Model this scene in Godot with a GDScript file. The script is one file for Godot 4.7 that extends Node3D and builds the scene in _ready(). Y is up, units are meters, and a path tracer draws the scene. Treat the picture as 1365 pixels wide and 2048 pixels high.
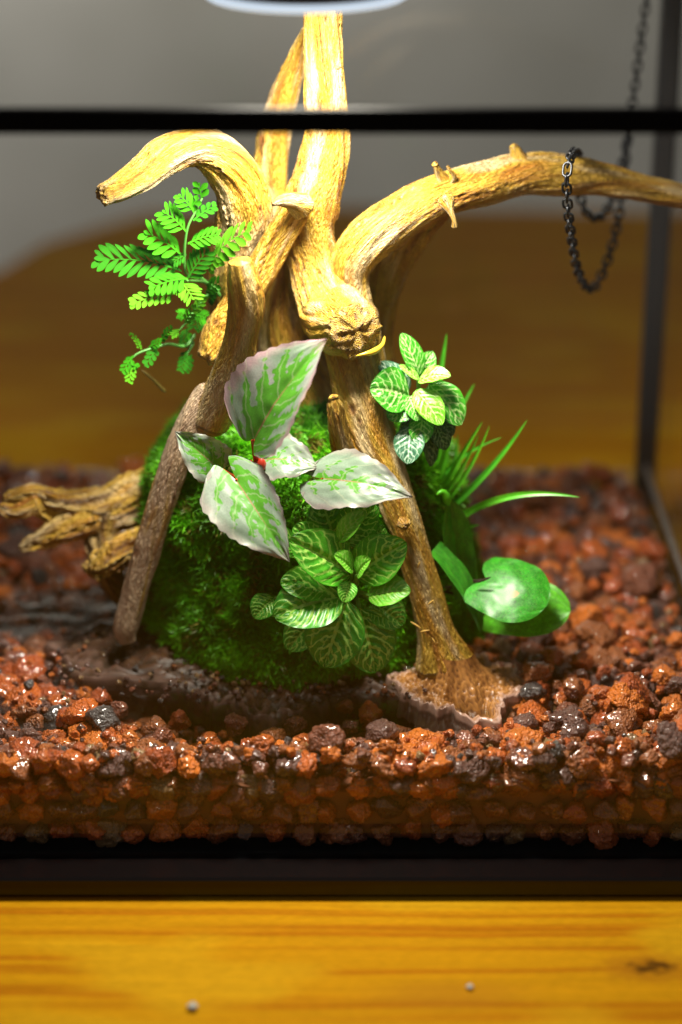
extends Node3D

# ------------------------------------------------------------------ camera numbers
const FPX := 4400.0
const CX := 682.5
const CY := 1024.0
const PITCH := 23.0
const EYE := Vector3(0.0, 0.532, 0.84)
const GRAVEL_Y := 0.047
const WATER_Y := 0.0445

var rng := RandomNumberGenerator.new()
var n_big := FastNoiseLite.new()
var n_fib := FastNoiseLite.new()
var n_pat := FastNoiseLite.new()
var n_cell := FastNoiseLite.new()
var taken := {}
var M := {}

# ------------------------------------------------------------------ small helpers
func ray_dir(px: float, py: float) -> Vector3:
	var a := deg_to_rad(PITCH)
	return Vector3((px - CX) / FPX, 0, 0) + Vector3(0, cos(a), -sin(a)) * ((CY - py) / FPX) + Vector3(0, -sin(a), -cos(a))

func P(px: float, py: float, z: float) -> Vector3:
	var d := ray_dir(px, py)
	return EYE + d * ((z - EYE.z) / d.z)

func on_level(px: float, py: float, y: float) -> Vector3:
	var d := ray_dir(px, py)
	return EYE + d * ((y - EYE.y) / d.y)

func mpp(px: float, py: float, z: float) -> float:
	return (z - EYE.z) / ray_dir(px, py).z / FPX

func numbered(called: String) -> String:
	var k: int = taken.get(called, 0)
	taken[called] = k + 1
	return called if k == 0 else "%s_%03d" % [called, k]

func tag(o: Node3D, label: String, category: String, group := "", kind := "") -> void:
	if label: o.set_meta("label", label)
	if category: o.set_meta("category", category)
	if group: o.set_meta("group", group)
	if kind: o.set_meta("kind", kind)

func thing(called: String, label: String, category: String, at := Vector3.ZERO, group := "") -> Node3D:
	var o := Node3D.new()
	o.name = numbered(called)
	add_child(o)
	o.position = at
	tag(o, label, category, group)
	return o

func part(called: String, mesh: Mesh, mat: Material, parent: Node3D) -> MeshInstance3D:
	var o := MeshInstance3D.new()
	o.name = called
	o.mesh = mesh
	o.material_override = mat
	o.cast_shadow = GeometryInstance3D.SHADOW_CASTING_SETTING_ON
	parent.add_child(o, true)
	return o

func structure(called: String, mesh: Mesh, mat: Material) -> MeshInstance3D:
	var o := part(called, mesh, mat, self)
	o.set_meta("kind", "structure")
	return o

func sm(a: float, b: float, x: float) -> float:
	return smoothstep(a, b, x)

func lin(c: Color) -> Color:
	return c.linear_to_srgb()

func mat(albedo: Color, rough: float, spec := 0.5) -> StandardMaterial3D:
	var m := StandardMaterial3D.new()
	m.albedo_color = lin(albedo)
	m.roughness = rough
	m.metallic_specular = spec
	return m

# grid of nu x nv vertices -> ArrayMesh; normals come from the faces; closed joins column 0 and nu-1
func grid_mesh(v: PackedVector3Array, nu: int, nv: int, closed: bool, col := PackedColorArray(), uv := PackedVector2Array(), flip := false) -> ArrayMesh:
	var nrm := PackedVector3Array()
	nrm.resize(v.size())
	var idx := PackedInt32Array()
	idx.resize((nu - 1) * (nv - 1) * 6)
	var k := 0
	for i in nv - 1:
		for j in nu - 1:
			var a := i * nu + j
			var b := a + 1
			var c := a + nu
			var d := c + 1
			if flip:
				idx[k] = a; idx[k + 1] = c; idx[k + 2] = b; idx[k + 3] = b; idx[k + 4] = c; idx[k + 5] = d
			else:
				idx[k] = a; idx[k + 1] = b; idx[k + 2] = c; idx[k + 3] = b; idx[k + 4] = d; idx[k + 5] = c
			var n := (v[d] - v[a]).cross(v[b] - v[c])
			if flip: n = -n
			nrm[a] += n; nrm[b] += n; nrm[c] += n; nrm[d] += n
			k += 6
	if closed:
		for i in nv:
			var s := nrm[i * nu] + nrm[i * nu + nu - 1]
			nrm[i * nu] = s
			nrm[i * nu + nu - 1] = s
	for i in nrm.size():
		nrm[i] = nrm[i].normalized()
	var arr := []
	arr.resize(Mesh.ARRAY_MAX)
	arr[Mesh.ARRAY_VERTEX] = v
	arr[Mesh.ARRAY_NORMAL] = nrm
	if col.size(): arr[Mesh.ARRAY_COLOR] = col
	if uv.size(): arr[Mesh.ARRAY_TEX_UV] = uv
	arr[Mesh.ARRAY_INDEX] = idx
	var m := ArrayMesh.new()
	m.add_surface_from_arrays(Mesh.PRIMITIVE_TRIANGLES, arr)
	return m

func box(lo: Vector3, hi: Vector3, bevel := 0.001) -> ArrayMesh:
	# bevelled box: eight corners, each split in three
	var st := SurfaceTool.new()
	st.begin(Mesh.PRIMITIVE_TRIANGLES)
	st.set_smooth_group(-1)
	var c := (lo + hi) / 2
	var h := (hi - lo) / 2
	var p := func(sx: int, sy: int, sz: int, ax: int) -> Vector3:
		var q := Vector3(h.x - bevel, h.y - bevel, h.z - bevel)
		q[ax] += bevel
		return c + q * Vector3(sx, sy, sz)
	var quad := func(a: Vector3, b: Vector3, d: Vector3, e: Vector3) -> void:
		var n := (d - a).cross(b - a)
		if n.dot((a + d) / 2 - c) < 0:
			for w in [a, e, d, a, d, b]: st.add_vertex(w)
		else:
			for w in [a, b, d, a, d, e]: st.add_vertex(w)
	for ax in 3:
		for s in [-1, 1]:
			var l := []
			for uv in [[-1, -1], [1, -1], [1, 1], [-1, 1]]:
				var g := [0, 0, 0]
				g[ax] = s; g[(ax + 1) % 3] = uv[0]; g[(ax + 2) % 3] = uv[1]
				l.append(p.call(g[0], g[1], g[2], ax))
			quad.call(l[0], l[1], l[2], l[3])
	for ax in 3:
		var a1 := (ax + 1) % 3
		var a2 := (ax + 2) % 3
		for s1 in [-1, 1]:
			for s2 in [-1, 1]:
				var g := [0, 0, 0]
				g[a1] = s1; g[a2] = s2
				g[ax] = -1
				var q0: Vector3 = p.call(g[0], g[1], g[2], a1)
				var q1: Vector3 = p.call(g[0], g[1], g[2], a2)
				g[ax] = 1
				var q2: Vector3 = p.call(g[0], g[1], g[2], a2)
				var q3: Vector3 = p.call(g[0], g[1], g[2], a1)
				quad.call(q0, q1, q2, q3)
	st.generate_normals()
	return st.commit()

func lathe(profile: Array, seg := 64) -> ArrayMesh:
	var v := PackedVector3Array()
	for pr in profile:
		for j in seg + 1:
			var a := TAU * j / seg
			v.append(Vector3(cos(a) * pr[0], pr[1], sin(a) * pr[0]))
	return grid_mesh(v, seg + 1, profile.size(), true)

func catmull(c: Array, step: float) -> Array:
	# c: [Vector3 position, radius]; returns the same, evenly spaced
	var out := []
	var n := c.size()
	for i in n - 1:
		var p0: Array = c[maxi(i - 1, 0)]
		var p1: Array = c[i]
		var p2: Array = c[i + 1]
		var p3: Array = c[mini(i + 2, n - 1)]
		var k := maxi(2, int(p1[0].distance_to(p2[0]) / step))
		for s in k:
			var t := float(s) / k
			out.append([p1[0].cubic_interpolate(p2[0], p0[0], p3[0], t), maxf(0.0003, cubic_interpolate(p1[1], p2[1], p0[1], p3[1], t))])
	out.append(c[n - 1])
	return out

# plain smooth tube
func tube(c: Array, seg := 10, step := 0.002, taper_end := true) -> ArrayMesh:
	var pts := catmull(c, step)
	var v := PackedVector3Array()
	var nn := pts.size()
	var nrm := Vector3.RIGHT
	for i in nn:
		var t: Vector3 = (pts[mini(i + 1, nn - 1)][0] - pts[maxi(i - 1, 0)][0]).normalized()
		if i == 0: nrm = t.cross(Vector3(0.31, 0.9, 0.27)).normalized()
		nrm = (nrm - t * nrm.dot(t)).normalized()
		var bi := t.cross(nrm)
		var r: float = pts[i][1]
		if taper_end and (i == 0 or i == nn - 1): r *= 0.3
		for j in seg + 1:
			var a := TAU * j / seg
			v.append(pts[i][0] + (nrm * cos(a) + bi * sin(a)) * r)
	return grid_mesh(v, seg + 1, nn, true)

# ------------------------------------------------------------------ driftwood
# ctrl: [px, py, z, radius in px]. Fibres run along the limb; the colour is a mix of ochre, bleached, brown and orange wood.
func limb(ctrl: Array, o := {}) -> ArrayMesh:
	var c := []
	for q in ctrl:
		c.append([P(q[0], q[1], q[2]), q[3] * mpp(q[0], q[1], q[2])])
	var step: float = o.get("step", 0.0009)
	var pts := catmull(c, step)
	var nn := pts.size()
	var rmax := 0.0
	for p in pts: rmax = maxf(rmax, p[1])
	var seg: int = clampi(int(TAU * rmax / 0.00075), 28, 150)
	var sd: float = o.get("seed", 1.0) * 17.31
	var twist: float = o.get("twist", 12.0)
	var lob: float = o.get("lobes", 0.16)
	var fib: float = o.get("fibre", 1.0)
	var crk: float = o.get("cracks", 1.0)
	var bleach: float = o.get("bleach", 0.0)
	var brown: float = o.get("brown", 0.0)
	var dark: float = o.get("dark", 0.0)
	var pits: float = o.get("pits", 0.0)
	var end_style: String = o.get("end", "round")
	var start_style: String = o.get("start", "round")
	# rows: start cap, body, end cap
	var kr := RandomNumberGenerator.new()
	kr.seed = int(sd * 3.0) + 5
	var knots := []
	for kk in int(nn * step / 0.028):
		knots.append([kr.randf() * TAU, kr.randf_range(0.006, nn * step), kr.randf_range(0.0022, 0.0048), kr.randf_range(0.4, 1.6)])
	var turns := maxf(1.0, roundf(TAU * rmax / 0.022))
	var rows := []
	var cap := 9
	if start_style != "open":
		for k in cap:
			var a := float(k) / cap * PI / 2
			rows.append([0, sin(a), -cos(a), start_style])
	for i in nn: rows.append([i, 1.0, 0.0, ""])
	if end_style != "open":
		for k in cap:
			var a := float(k + 1) / cap * PI / 2
			rows.append([nn - 1, cos(a), sin(a), end_style])
	var v := PackedVector3Array()
	var col := PackedColorArray()
	var uv := PackedVector2Array()
	var total := rows.size() * (seg + 1)
	v.resize(total); col.resize(total); uv.resize(total)
	var nrm := Vector3.RIGHT
	var last := -1
	var t := Vector3.UP
	var len := 0.0
	var ochre := Color(0.70, 0.45, 0.06)
	var honey := Color(0.62, 0.32, 0.035)
	var pale: Color = o.get("pale", Color(0.76, 0.62, 0.38))
	var umber := Color(0.13, 0.055, 0.02)
	var rust := Color(0.40, 0.12, 0.015)
	var char_ := Color(0.035, 0.022, 0.016)
	var w := 0
	for row in rows:
		var i: int = row[0]
		if i != last:
			var t2: Vector3 = (pts[mini(i + 1, nn - 1)][0] - pts[maxi(i - 1, 0)][0]).normalized()
			if last < 0: nrm = t2.cross(Vector3(0.2, 0.3, 0.93)).normalized()
			else: len += pts[i][0].distance_to(pts[last][0])
			t = t2
			nrm = (nrm - t * nrm.dot(t)).normalized()
			last = i
		var bi := t.cross(nrm)
		var r: float = pts[i][1]
		var near_end := 0.0
		if end_style == "broken": near_end = sm(nn - 1 - 0.012 / step, nn - 1, i)
		if start_style == "broken": near_end = maxf(near_end, 1.0 - sm(0, 0.012 / step, i))
		for j in seg + 1:
			var th := TAU * j / seg
			var ct := cos(th)
			var s_t := sin(th)
			var tw := th + len * twist
			var big := n_big.get_noise_3d(ct * 0.9 + sd, s_t * 0.9, len * 26.0)
			var lobe := n_big.get_noise_3d(cos(tw) * 1.9 - sd, sin(tw) * 1.9, len * 9.0 + 40.0)
			var fa := cos(tw) * r / 0.0026
			var fb := sin(tw) * r / 0.0026
			var f1 := n_fib.get_noise_3d(fa + sd * 3.0, fb, len * 34.0)
			var f2 := n_fib.get_noise_3d(fa * 3.1 + 9.0, fb * 3.1 + sd, len * 70.0)
			if row[3] == "broken" or row[3] == "cut":
				f1 *= row[1]
				f2 *= row[1]
			var crack := 1.0 - sm(0.0, 0.05, absf(n_fib.get_noise_3d(fa * 0.5 + 77.0, fb * 0.5 - sd, len * 7.0)))
			crack *= crk * sm(0.05, 0.3, n_pat.get_noise_3d(ct * 1.2 + 5.0, s_t * 1.2 + sd, len * 14.0) + 0.10)
			var flute := n_pat.get_noise_3d(cos(tw) * 2.6 + 60.0, sin(tw) * 2.6 + sd, len * 6.0)
			var knot := 0.0
			var heart := 0.0
			for kk in knots:
				var dx: float = (fposmod(th - kk[0] + PI, TAU) - PI) * r / kk[2]
				var dy: float = (len - kk[1]) / (kk[2] * 1.35)
				var dd: float = dx * dx + dy * dy
				if dd < 9.0:
					knot += exp(-dd * 0.9) * kk[3] - 0.7 * exp(-dd * 6.0)
					heart += exp(-dd * 4.5)
			var rr := r * (1.0 + lob * big + lob * 0.7 * lobe + 0.09 * flute + 0.10 * knot) + fib * (0.00045 * f1 + 0.0002 * f2 - 0.0013 * crack)
			var along := 0.0
			var style: String = row[3]
			if style == "":
				pass
			elif style == "broken":
				along = row[2] * r * 0.32 + (n_cell.get_noise_3d(ct * row[1] * 2.6 + sd, s_t * row[1] * 2.6, 1.0) + 0.75) * r * 0.42 * (1.0 - 0.7 * row[1]) * signf(row[2])
				rr *= row[1]
			elif style == "cut":
				along = row[2] * r * 0.05
				rr *= row[1]
			else:
				along = row[2] * r * 0.7
				rr *= row[1]
			var pos: Vector3 = pts[i][0] + (nrm * ct + bi * s_t) * rr + t * along
			var pp := n_pat.get_noise_3d(ct * 0.8 - sd, s_t * 0.8, len * 16.0)
			var p2 := n_pat.get_noise_3d(cos(tw) * 2.2 + sd, sin(tw) * 2.2 + 31.0, len * 24.0)
			if style == "broken" or near_end > 0.5:
				pos += (nrm * ct * row[1] + bi * s_t * row[1] + t * row[2]) * (n_cell.get_noise_3d(pos.x * 300.0, pos.y * 300.0, pos.z * 300.0) + 0.5) * 0.0030 * (1.0 if style == "broken" else near_end - 0.5)
			if pits > 0.0:
				var pz := n_cell.get_noise_3d(pos.x * 320.0, pos.y * 320.0, pos.z * 320.0)
				pos += (nrm * ct + bi * s_t) * pz * 0.0016 * pits
			v[w] = pos
			var base := ochre.lerp(honey, sm(-0.15, 0.35, p2))
			base = base.lerp(pale, clampf(sm(-0.05 - bleach, 0.45 - bleach, pp + 0.18 * f1) * 0.8, 0, 1))
			base = base.lerp(rust, 0.6 * sm(0.28 - brown * 0.5, 0.7 - brown * 0.5, -pp + 0.3 * p2))
			base = base.lerp(umber, 0.8 * sm(0.45 - brown, 0.85 - brown, p2 + 0.35 * f1))
			base = base * (1.0 + 0.13 * f1 + 0.12 * f2)
			base = base.lerp(rust, clampf(0.55 * sm(0.05, 0.5, heart), 0, 1)).lerp(umber, clampf(0.8 * sm(0.45, 1.0, heart), 0, 1))
			base = base.lerp(umber, 0.75 * crack)
			if style == "broken" or near_end > 0.0:
				var e := 1.0 if style == "broken" else near_end * 0.8
				var q := n_cell.get_noise_3d(pos.x * 420.0, pos.y * 420.0, pos.z * 420.0)
				base = base.lerp(umber.lerp(ochre, sm(-0.9, -0.25, q)), e * (0.75 if style == "broken" else sm(-0.2, 0.3, p2 + f1)))
			if dark > 0.0: base = base.lerp(char_.lerp(umber, 0.5 + 0.5 * f1), dark)
			base.a = 1.0
			col[w] = base
			uv[w] = Vector2(float(j) / seg * turns, len / 0.13) if style == "" else Vector2(ct, s_t) * row[1] * r / 0.022
			w += 1
	return grid_mesh(v, seg + 1, rows.size(), true, col, uv)

# ------------------------------------------------------------------ leaves
func half_width(shape: String, t: float) -> float:
	match shape:
		"begonia": return 1.05 * pow(1.0 - t, 1.12) * (0.9 + 1.6 * t) * (0.42 + 0.58 * sqrt(minf(1.0, t / 0.14)))
		"heart": return minf(1.0, 1.02 * pow(maxf(0.0, 1.0 - pow(t, 2.6)), 0.6) * (0.72 + 0.45 * t))
		"blade": return pow(1.0 - t, 0.55) * (0.75 + 0.25 * sin(PI * t))
		"oval": return pow(maxf(0.0, sin(PI * pow(t, 0.9))), 0.62)
		_: return pow(maxf(0.0, sin(PI * pow(t, 0.8))), 0.75)

# base, tip: world points. face: the way the upper side looks. o: arch, fold, cup, ruffle, lobe, asym, teeth, vein, droop
func leaf_mesh(base: Vector3, tip: Vector3, face: Vector3, width: float, shape: String, o := {}) -> ArrayMesh:
	var l := tip - base
	var len := l.length()
	var tt := l / len
	var s_ := tt.cross(face).normalized()
	var n := s_.cross(tt).normalized()
	var nu: int = o.get("nu", 23)
	var nv: int = o.get("nv", 30)
	var ctrl := (base + tip) / 2 + n * len * float(o.get("arch", 0.15)) + tt * len * float(o.get("lead", 0.0))
	var fold: float = o.get("fold", 0.15)
	var cup: float = o.get("cup", 0.0)
	var ruf: float = o.get("ruffle", 0.03)
	var lobe: float = o.get("lobe", 0.0)
	var asym: float = o.get("asym", 0.0)
	var teeth: float = o.get("teeth", 0.0)
	var nteeth: float = o.get("nteeth", 9.0)
	var vein: float = o.get("vein", 0.0)
	var roll: float = o.get("roll", 0.0)
	var sd: float = o.get("seed", rng.randf() * 50.0)
	var v := PackedVector3Array()
	var uv := PackedVector2Array()
	for i in nv:
		var t := float(i) / (nv - 1)
		var b := base.lerp(ctrl, t).lerp(ctrl.lerp(tip, t), t)
		var td := ((ctrl - base).lerp(tip - ctrl, t)).normalized()
		var nn := s_.cross(td).normalized()
		var ss := s_.rotated(td, roll * t)
		nn = nn.rotated(td, roll * t)
		var hw := width * 0.5 * half_width(shape, t)
		for j in nu:
			var s := 2.0 * j / (nu - 1) - 1.0
			var edge := pow(absf(s), 6.0)
			var h := hw * (1.0 + asym * signf(s) * absf(s)) * (1.0 + teeth * edge * (absf(fmod(t * nteeth + sd * 0.37 + (0.4 if s > 0 else 0.0), 1.0) - 0.5) * 2.0 - 0.5))
			var up := fold * absf(s) * hw + cup * s * s * hw
			up += ruf * width * (n_big.get_noise_3d(s * 1.3 + sd, t * 2.2, sd) + edge * 0.7 * sin(t * 17.0 + sd + s * 2.0))
			if vein > 0.0:
				var ph := (t - 0.3 * pow(absf(s), 1.25)) * 8.0
				up -= vein * width * 0.5 * (cos(TAU * ph) * 0.5 + 0.5) * (1.0 - edge)
				up -= vein * width * exp(-s * s * 90.0)
			var back := -lobe * len * (1.0 - pow(absf(s) / 0.62 - 1.0, 2.0)) * pow(1.0 - t, 3.0)
			v.append(b + ss * s * h + nn * up + td * back)
			uv.append(Vector2(0.5 + 0.5 * s, t))
	return grid_mesh(v, nu, nv, false, PackedColorArray(), uv)

func blade_mesh(a: Vector3, c: Vector3, b: Vector3, width: float, face: Vector3) -> ArrayMesh:
	var nu := 7
	var nv := 26
	var v := PackedVector3Array()
	var uv := PackedVector2Array()
	for i in nv:
		var t := float(i) / (nv - 1)
		var p := a.lerp(c, t).lerp(c.lerp(b, t), t)
		var td := ((c - a).lerp(b - c, t)).normalized()
		var s_ := td.cross(face).normalized()
		var n := s_.cross(td)
		var hw := width * 0.5 * half_width("blade", t)
		for j in nu:
			var s := 2.0 * j / (nu - 1) - 1.0
			v.append(p + s_ * s * hw - n * (1.0 - absf(s)) * hw * 0.45)
			uv.append(Vector2(0.5 + 0.5 * s, t))
	return grid_mesh(v, nu, nv, false, PackedColorArray(), uv)

# ------------------------------------------------------------------ textures
func tex_of(img: Image) -> ImageTexture:
	return ImageTexture.create_from_image(img)

func paint(size: Vector2i, f: Callable) -> ImageTexture:
	var img := Image.create(size.x, size.y, false, Image.FORMAT_RGB8)
	for y in size.y:
		for x in size.x:
			var c: Color = f.call((x + 0.5) / size.x, (y + 0.5) / size.y)
			img.set_pixel(x, y, lin(c))
	return tex_of(img)

func fittonia_tex(ground: Color, ground2: Color, vein: Color, amount: float, lat: float, net: float, sd: float) -> ImageTexture:
	return paint(Vector2i(192, 256), func(u: float, t: float) -> Color:
		var s := u * 2.0 - 1.0
		var wob := 0.05 * n_pat.get_noise_2d(u * 5.0 + sd, t * 5.0)
		var a := absf(s + wob * 0.4)
		var ph := (t + wob - 0.30 * pow(a, 1.2)) * lat + (0.35 if s > 0 else 0.0)
		var d := absf(ph - roundf(ph))
		var wdt := 0.22 * (1.0 - 0.62 * a)
		var k := 1.0 - sm(wdt * 0.45, wdt, d)
		k = maxf(k, 1.0 - sm(0.035, 0.075, a))
		# cross links between the side veins
		var ph2 := a * net + 0.45 * sin(roundf(ph - 0.5) * 2.4 + sd) + wob * 9.0
		var d2 := absf(ph2 - roundf(ph2))
		k = maxf(k, (1.0 - sm(0.04, 0.13, d2)) * 0.7 * sm(0.1, 0.25, a))
		k *= (1.0 - sm(0.86, 0.98, a)) * amount * (0.8 + 0.5 * n_pat.get_noise_2d(u * 9.0, t * 9.0 + sd))
		var g := ground.lerp(ground2, sm(-0.3, 0.4, n_pat.get_noise_2d(u * 3.0 + sd, t * 3.0 + 4.0)))
		g = g * (1.0 + 0.25 * n_fib.get_noise_2d(u * 40.0, t * 40.0))
		return g.lerp(vein, clampf(k, 0, 1)))

func begonia_tex(sd: float, green: float, pink: float) -> ImageTexture:
	return paint(Vector2i(256, 256), func(u: float, t: float) -> Color:
		var s := u * 2.0 - 1.0
		var a := absf(s)
		var silver := Color(0.19, 0.26, 0.19).lerp(Color(0.26, 0.24, 0.24), pink * sm(-0.2, 0.4, n_pat.get_noise_2d(u * 2.0 + sd, t * 2.0)))
		var leafg := Color(0.07, 0.25, 0.018)
		var ph := (t - 0.42 * a + 0.03 * n_pat.get_noise_2d(u * 6.0, t * 6.0 + sd)) * 5.0 + (0.3 if s > 0 else 0.0)
		var d := absf(ph - roundf(ph))
		var near := 1.0 - sm(0.0, 0.42, d)
		var g := green + near * 0.62 - a * 1.35 - maxf(0.0, t - 0.62) * 1.6 + 0.30 * n_pat.get_noise_2d(u * 4.0 + sd, t * 4.0) + 0.34 * n_fib.get_noise_2d(u * 14.0 + sd, t * 14.0)
		var c := silver.lerp(leafg, sm(0.08, 0.22, g))
		c = c.lerp(Color(0.36, 0.17, 0.22), pink * sm(0.72, 0.99, a + 0.08 * n_pat.get_noise_2d(u * 8.0, t * 8.0)) + pink * sm(0.8, 1.0, t))
		c = c.lerp(Color(0.30, 0.13, 0.08), (1.0 - sm(0.008, 0.03, a)) * (1.0 - sm(0.3, 0.75, t)) * 0.8)
		c = c.lerp(Color(0.38, 0.40, 0.28), (1.0 - sm(0.02, 0.06, d)) * 0.35)
		return c * (1.0 + 0.14 * n_fib.get_noise_2d(u * 60.0, t * 60.0)))

func heart_tex(a0: Color, a1: Color, sd: float) -> ImageTexture:
	return paint(Vector2i(128, 128), func(u: float, t: float) -> Color:
		var c := a0.lerp(a1, sm(-0.3, 0.4, n_pat.get_noise_2d(u * 4.0 + sd, t * 4.0)))
		c = c * (1.0 + 0.35 * n_fib.get_noise_2d(u * 30.0 + sd, t * 30.0) + 0.4 * n_pat.get_noise_2d(u * 7.0, t * 7.0 + sd))
		c = c.lerp(Color(0.14, 0.32, 0.06), 0.7 * sm(0.42, 0.6, n_fib.get_noise_2d(u * 38.0 + 50.0, t * 38.0)))
		var d := Vector2(u - 0.56, t - 0.52).length() + 0.03 * n_fib.get_noise_2d(u * 20.0, t * 20.0)
		if sd > 5.0: c = c.lerp(Color(0.42, 0.20, 0.03), 1.0 - sm(0.03, 0.065, d))
		return c)

func table_tex() -> ImageTexture:
	# 1.2 m x 1.2 m of pine board, grain along x, knots and scratches
	var kn := on_level(1300, 1935, 0.0)
	var kn2 := on_level(900, 1990, 0.0)
	return paint(Vector2i(1000, 1000), func(u: float, v: float) -> Color:
		var x := (u - 0.5) * 1.2
		var z := (v - 0.35) * 1.2
		var dk := Vector2((x - kn.x) / 0.012, (z - kn.z) / 0.006).length() + 0.5 * n_fib.get_noise_2d(x * 160.0, z * 300.0)
		var dk2 := Vector2((x - kn2.x) / 0.03, (z - kn2.z) / 0.009).length()
		var zz := z + 0.004 * n_pat.get_noise_2d(x * 3.0, z * 8.0) + 0.004 * signf(z - kn.z) * exp(-dk * 0.35)
		var g := n_fib.get_noise_2d(x * 1.3, zz * 150.0)
		var g2 := n_fib.get_noise_2d(x * 4.0 + 30.0, zz * 600.0) + 0.8 * n_fib.get_noise_2d(x * 160.0, zz * 900.0)
		var c := Color(0.57, 0.265, 0.005).lerp(Color(0.45, 0.155, 0.004), sm(-0.05, 0.6, g))
		c = c.lerp(Color(0.60, 0.31, 0.008), sm(0.1, 0.45, n_pat.get_noise_2d(x * 6.0 + 7.0, zz * 16.0)))
		c = c * (1.0 + 0.12 * g2)
		c = c.lerp(Color(0.33, 0.11, 0.008), 0.6 * (1.0 - sm(0.6, 2.4, dk)))
		c = c.lerp(Color(0.03, 0.012, 0.004), 0.9 * (1.0 - sm(0.2, 0.95, dk)))
		c = c.lerp(Color(0.42, 0.17, 0.01), 0.5 * (1.0 - sm(0.3, 1.6, dk2)))
		return c)

# ------------------------------------------------------------------ stones
func stone_mesh(sd: float, sub: int) -> ArrayMesh:
	var sph := {}
	var f := (1.0 + sqrt(5.0)) / 2.0
	var vs: Array[Vector3] = []
	for q in [[-1, f, 0], [1, f, 0], [-1, -f, 0], [1, -f, 0], [0, -1, f], [0, 1, f], [0, -1, -f], [0, 1, -f], [f, 0, -1], [f, 0, 1], [-f, 0, -1], [-f, 0, 1]]:
		vs.append(Vector3(q[0], q[1], q[2]).normalized())
	var fs := [[0, 11, 5], [0, 5, 1], [0, 1, 7], [0, 7, 10], [0, 10, 11], [1, 5, 9], [5, 11, 4], [11, 10, 2], [10, 7, 6], [7, 1, 8], [3, 9, 4], [3, 4, 2], [3, 2, 6], [3, 6, 8], [3, 8, 9], [4, 9, 5], [2, 4, 11], [6, 2, 10], [8, 6, 7], [9, 8, 1]]
	for s in sub:
		var nf := []
		for t in fs:
			var m := []
			for e in 3:
				var a: int = t[e]
				var b: int = t[(e + 1) % 3]
				var key := Vector2i(mini(a, b), maxi(a, b))
				if not sph.has(key):
					sph[key] = vs.size()
					vs.append((vs[a] + vs[b]).normalized())
				m.append(sph[key])
			nf.append([t[0], m[0], m[2]]); nf.append([t[1], m[1], m[0]]); nf.append([t[2], m[2], m[1]]); nf.append([m[0], m[1], m[2]])
		fs = nf
	var st := SurfaceTool.new()
	st.begin(Mesh.PRIMITIVE_TRIANGLES)
	st.set_smooth_group(0)
	var rr := RandomNumberGenerator.new()
	rr.seed = int(sd * 10.0)
	var planes := []
	for k in 11:
		planes.append([Vector3(rr.randfn(), rr.randfn(), rr.randfn()).normalized(), rr.randf_range(0.66, 0.98)])
	for p in vs:
		var q := p * 1.3
		var r := 1.15 + 0.10 * n_big.get_noise_3d(q.x + sd, q.y, q.z)
		for pl in planes:
			var c: float = p.dot(pl[0])
			if c > 0.05: r = minf(r, pl[1] / c)
		r += 0.14 * n_big.get_noise_3d(q.x * 1.8 + sd, q.y * 1.8 + 9.0, q.z * 1.8)
		r += 0.17 * n_cell.get_noise_3d(q.x * 2.6, q.y * 2.6 + sd, q.z * 2.6)
		r += 0.085 * n_fib.get_noise_3d(q.x * 4.5 + sd, q.y * 4.5, q.z * 4.5)
		st.add_vertex(p * r * Vector3(1.05, 0.80, 0.95))
	for t in fs:
		st.add_index(t[0]); st.add_index(t[2]); st.add_index(t[1])
	st.generate_normals()
	return st.commit()

func bed_height(x: float, z: float) -> float:
	# a shallow moat round the wood, a bank along the front glass
	var h := GRAVEL_Y - 0.002
	var e := Vector2((x + 0.030) / 0.108, (z + 0.098) / 0.062).length()
	h -= 0.019 * (1.0 - sm(0.66, 1.08, e))
	var e2 := Vector2((x + 0.125) / 0.065, (z + 0.165) / 0.045).length()
	h -= 0.006 * (1.0 - sm(0.5, 1.1, e2))
	h -= 0.012 * (1.0 - sm(0.6, 1.1, Vector2((x - 0.052) / 0.040, (z + 0.080) / 0.034).length()))
	h += 0.007 * sm(-0.045, -0.012, z)
	h += 0.004 * sm(0.07, 0.13, x) * sm(-0.16, -0.06, z)
	h += 0.003 * n_big.get_noise_2d(x * 30.0, z * 30.0)
	return h

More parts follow.
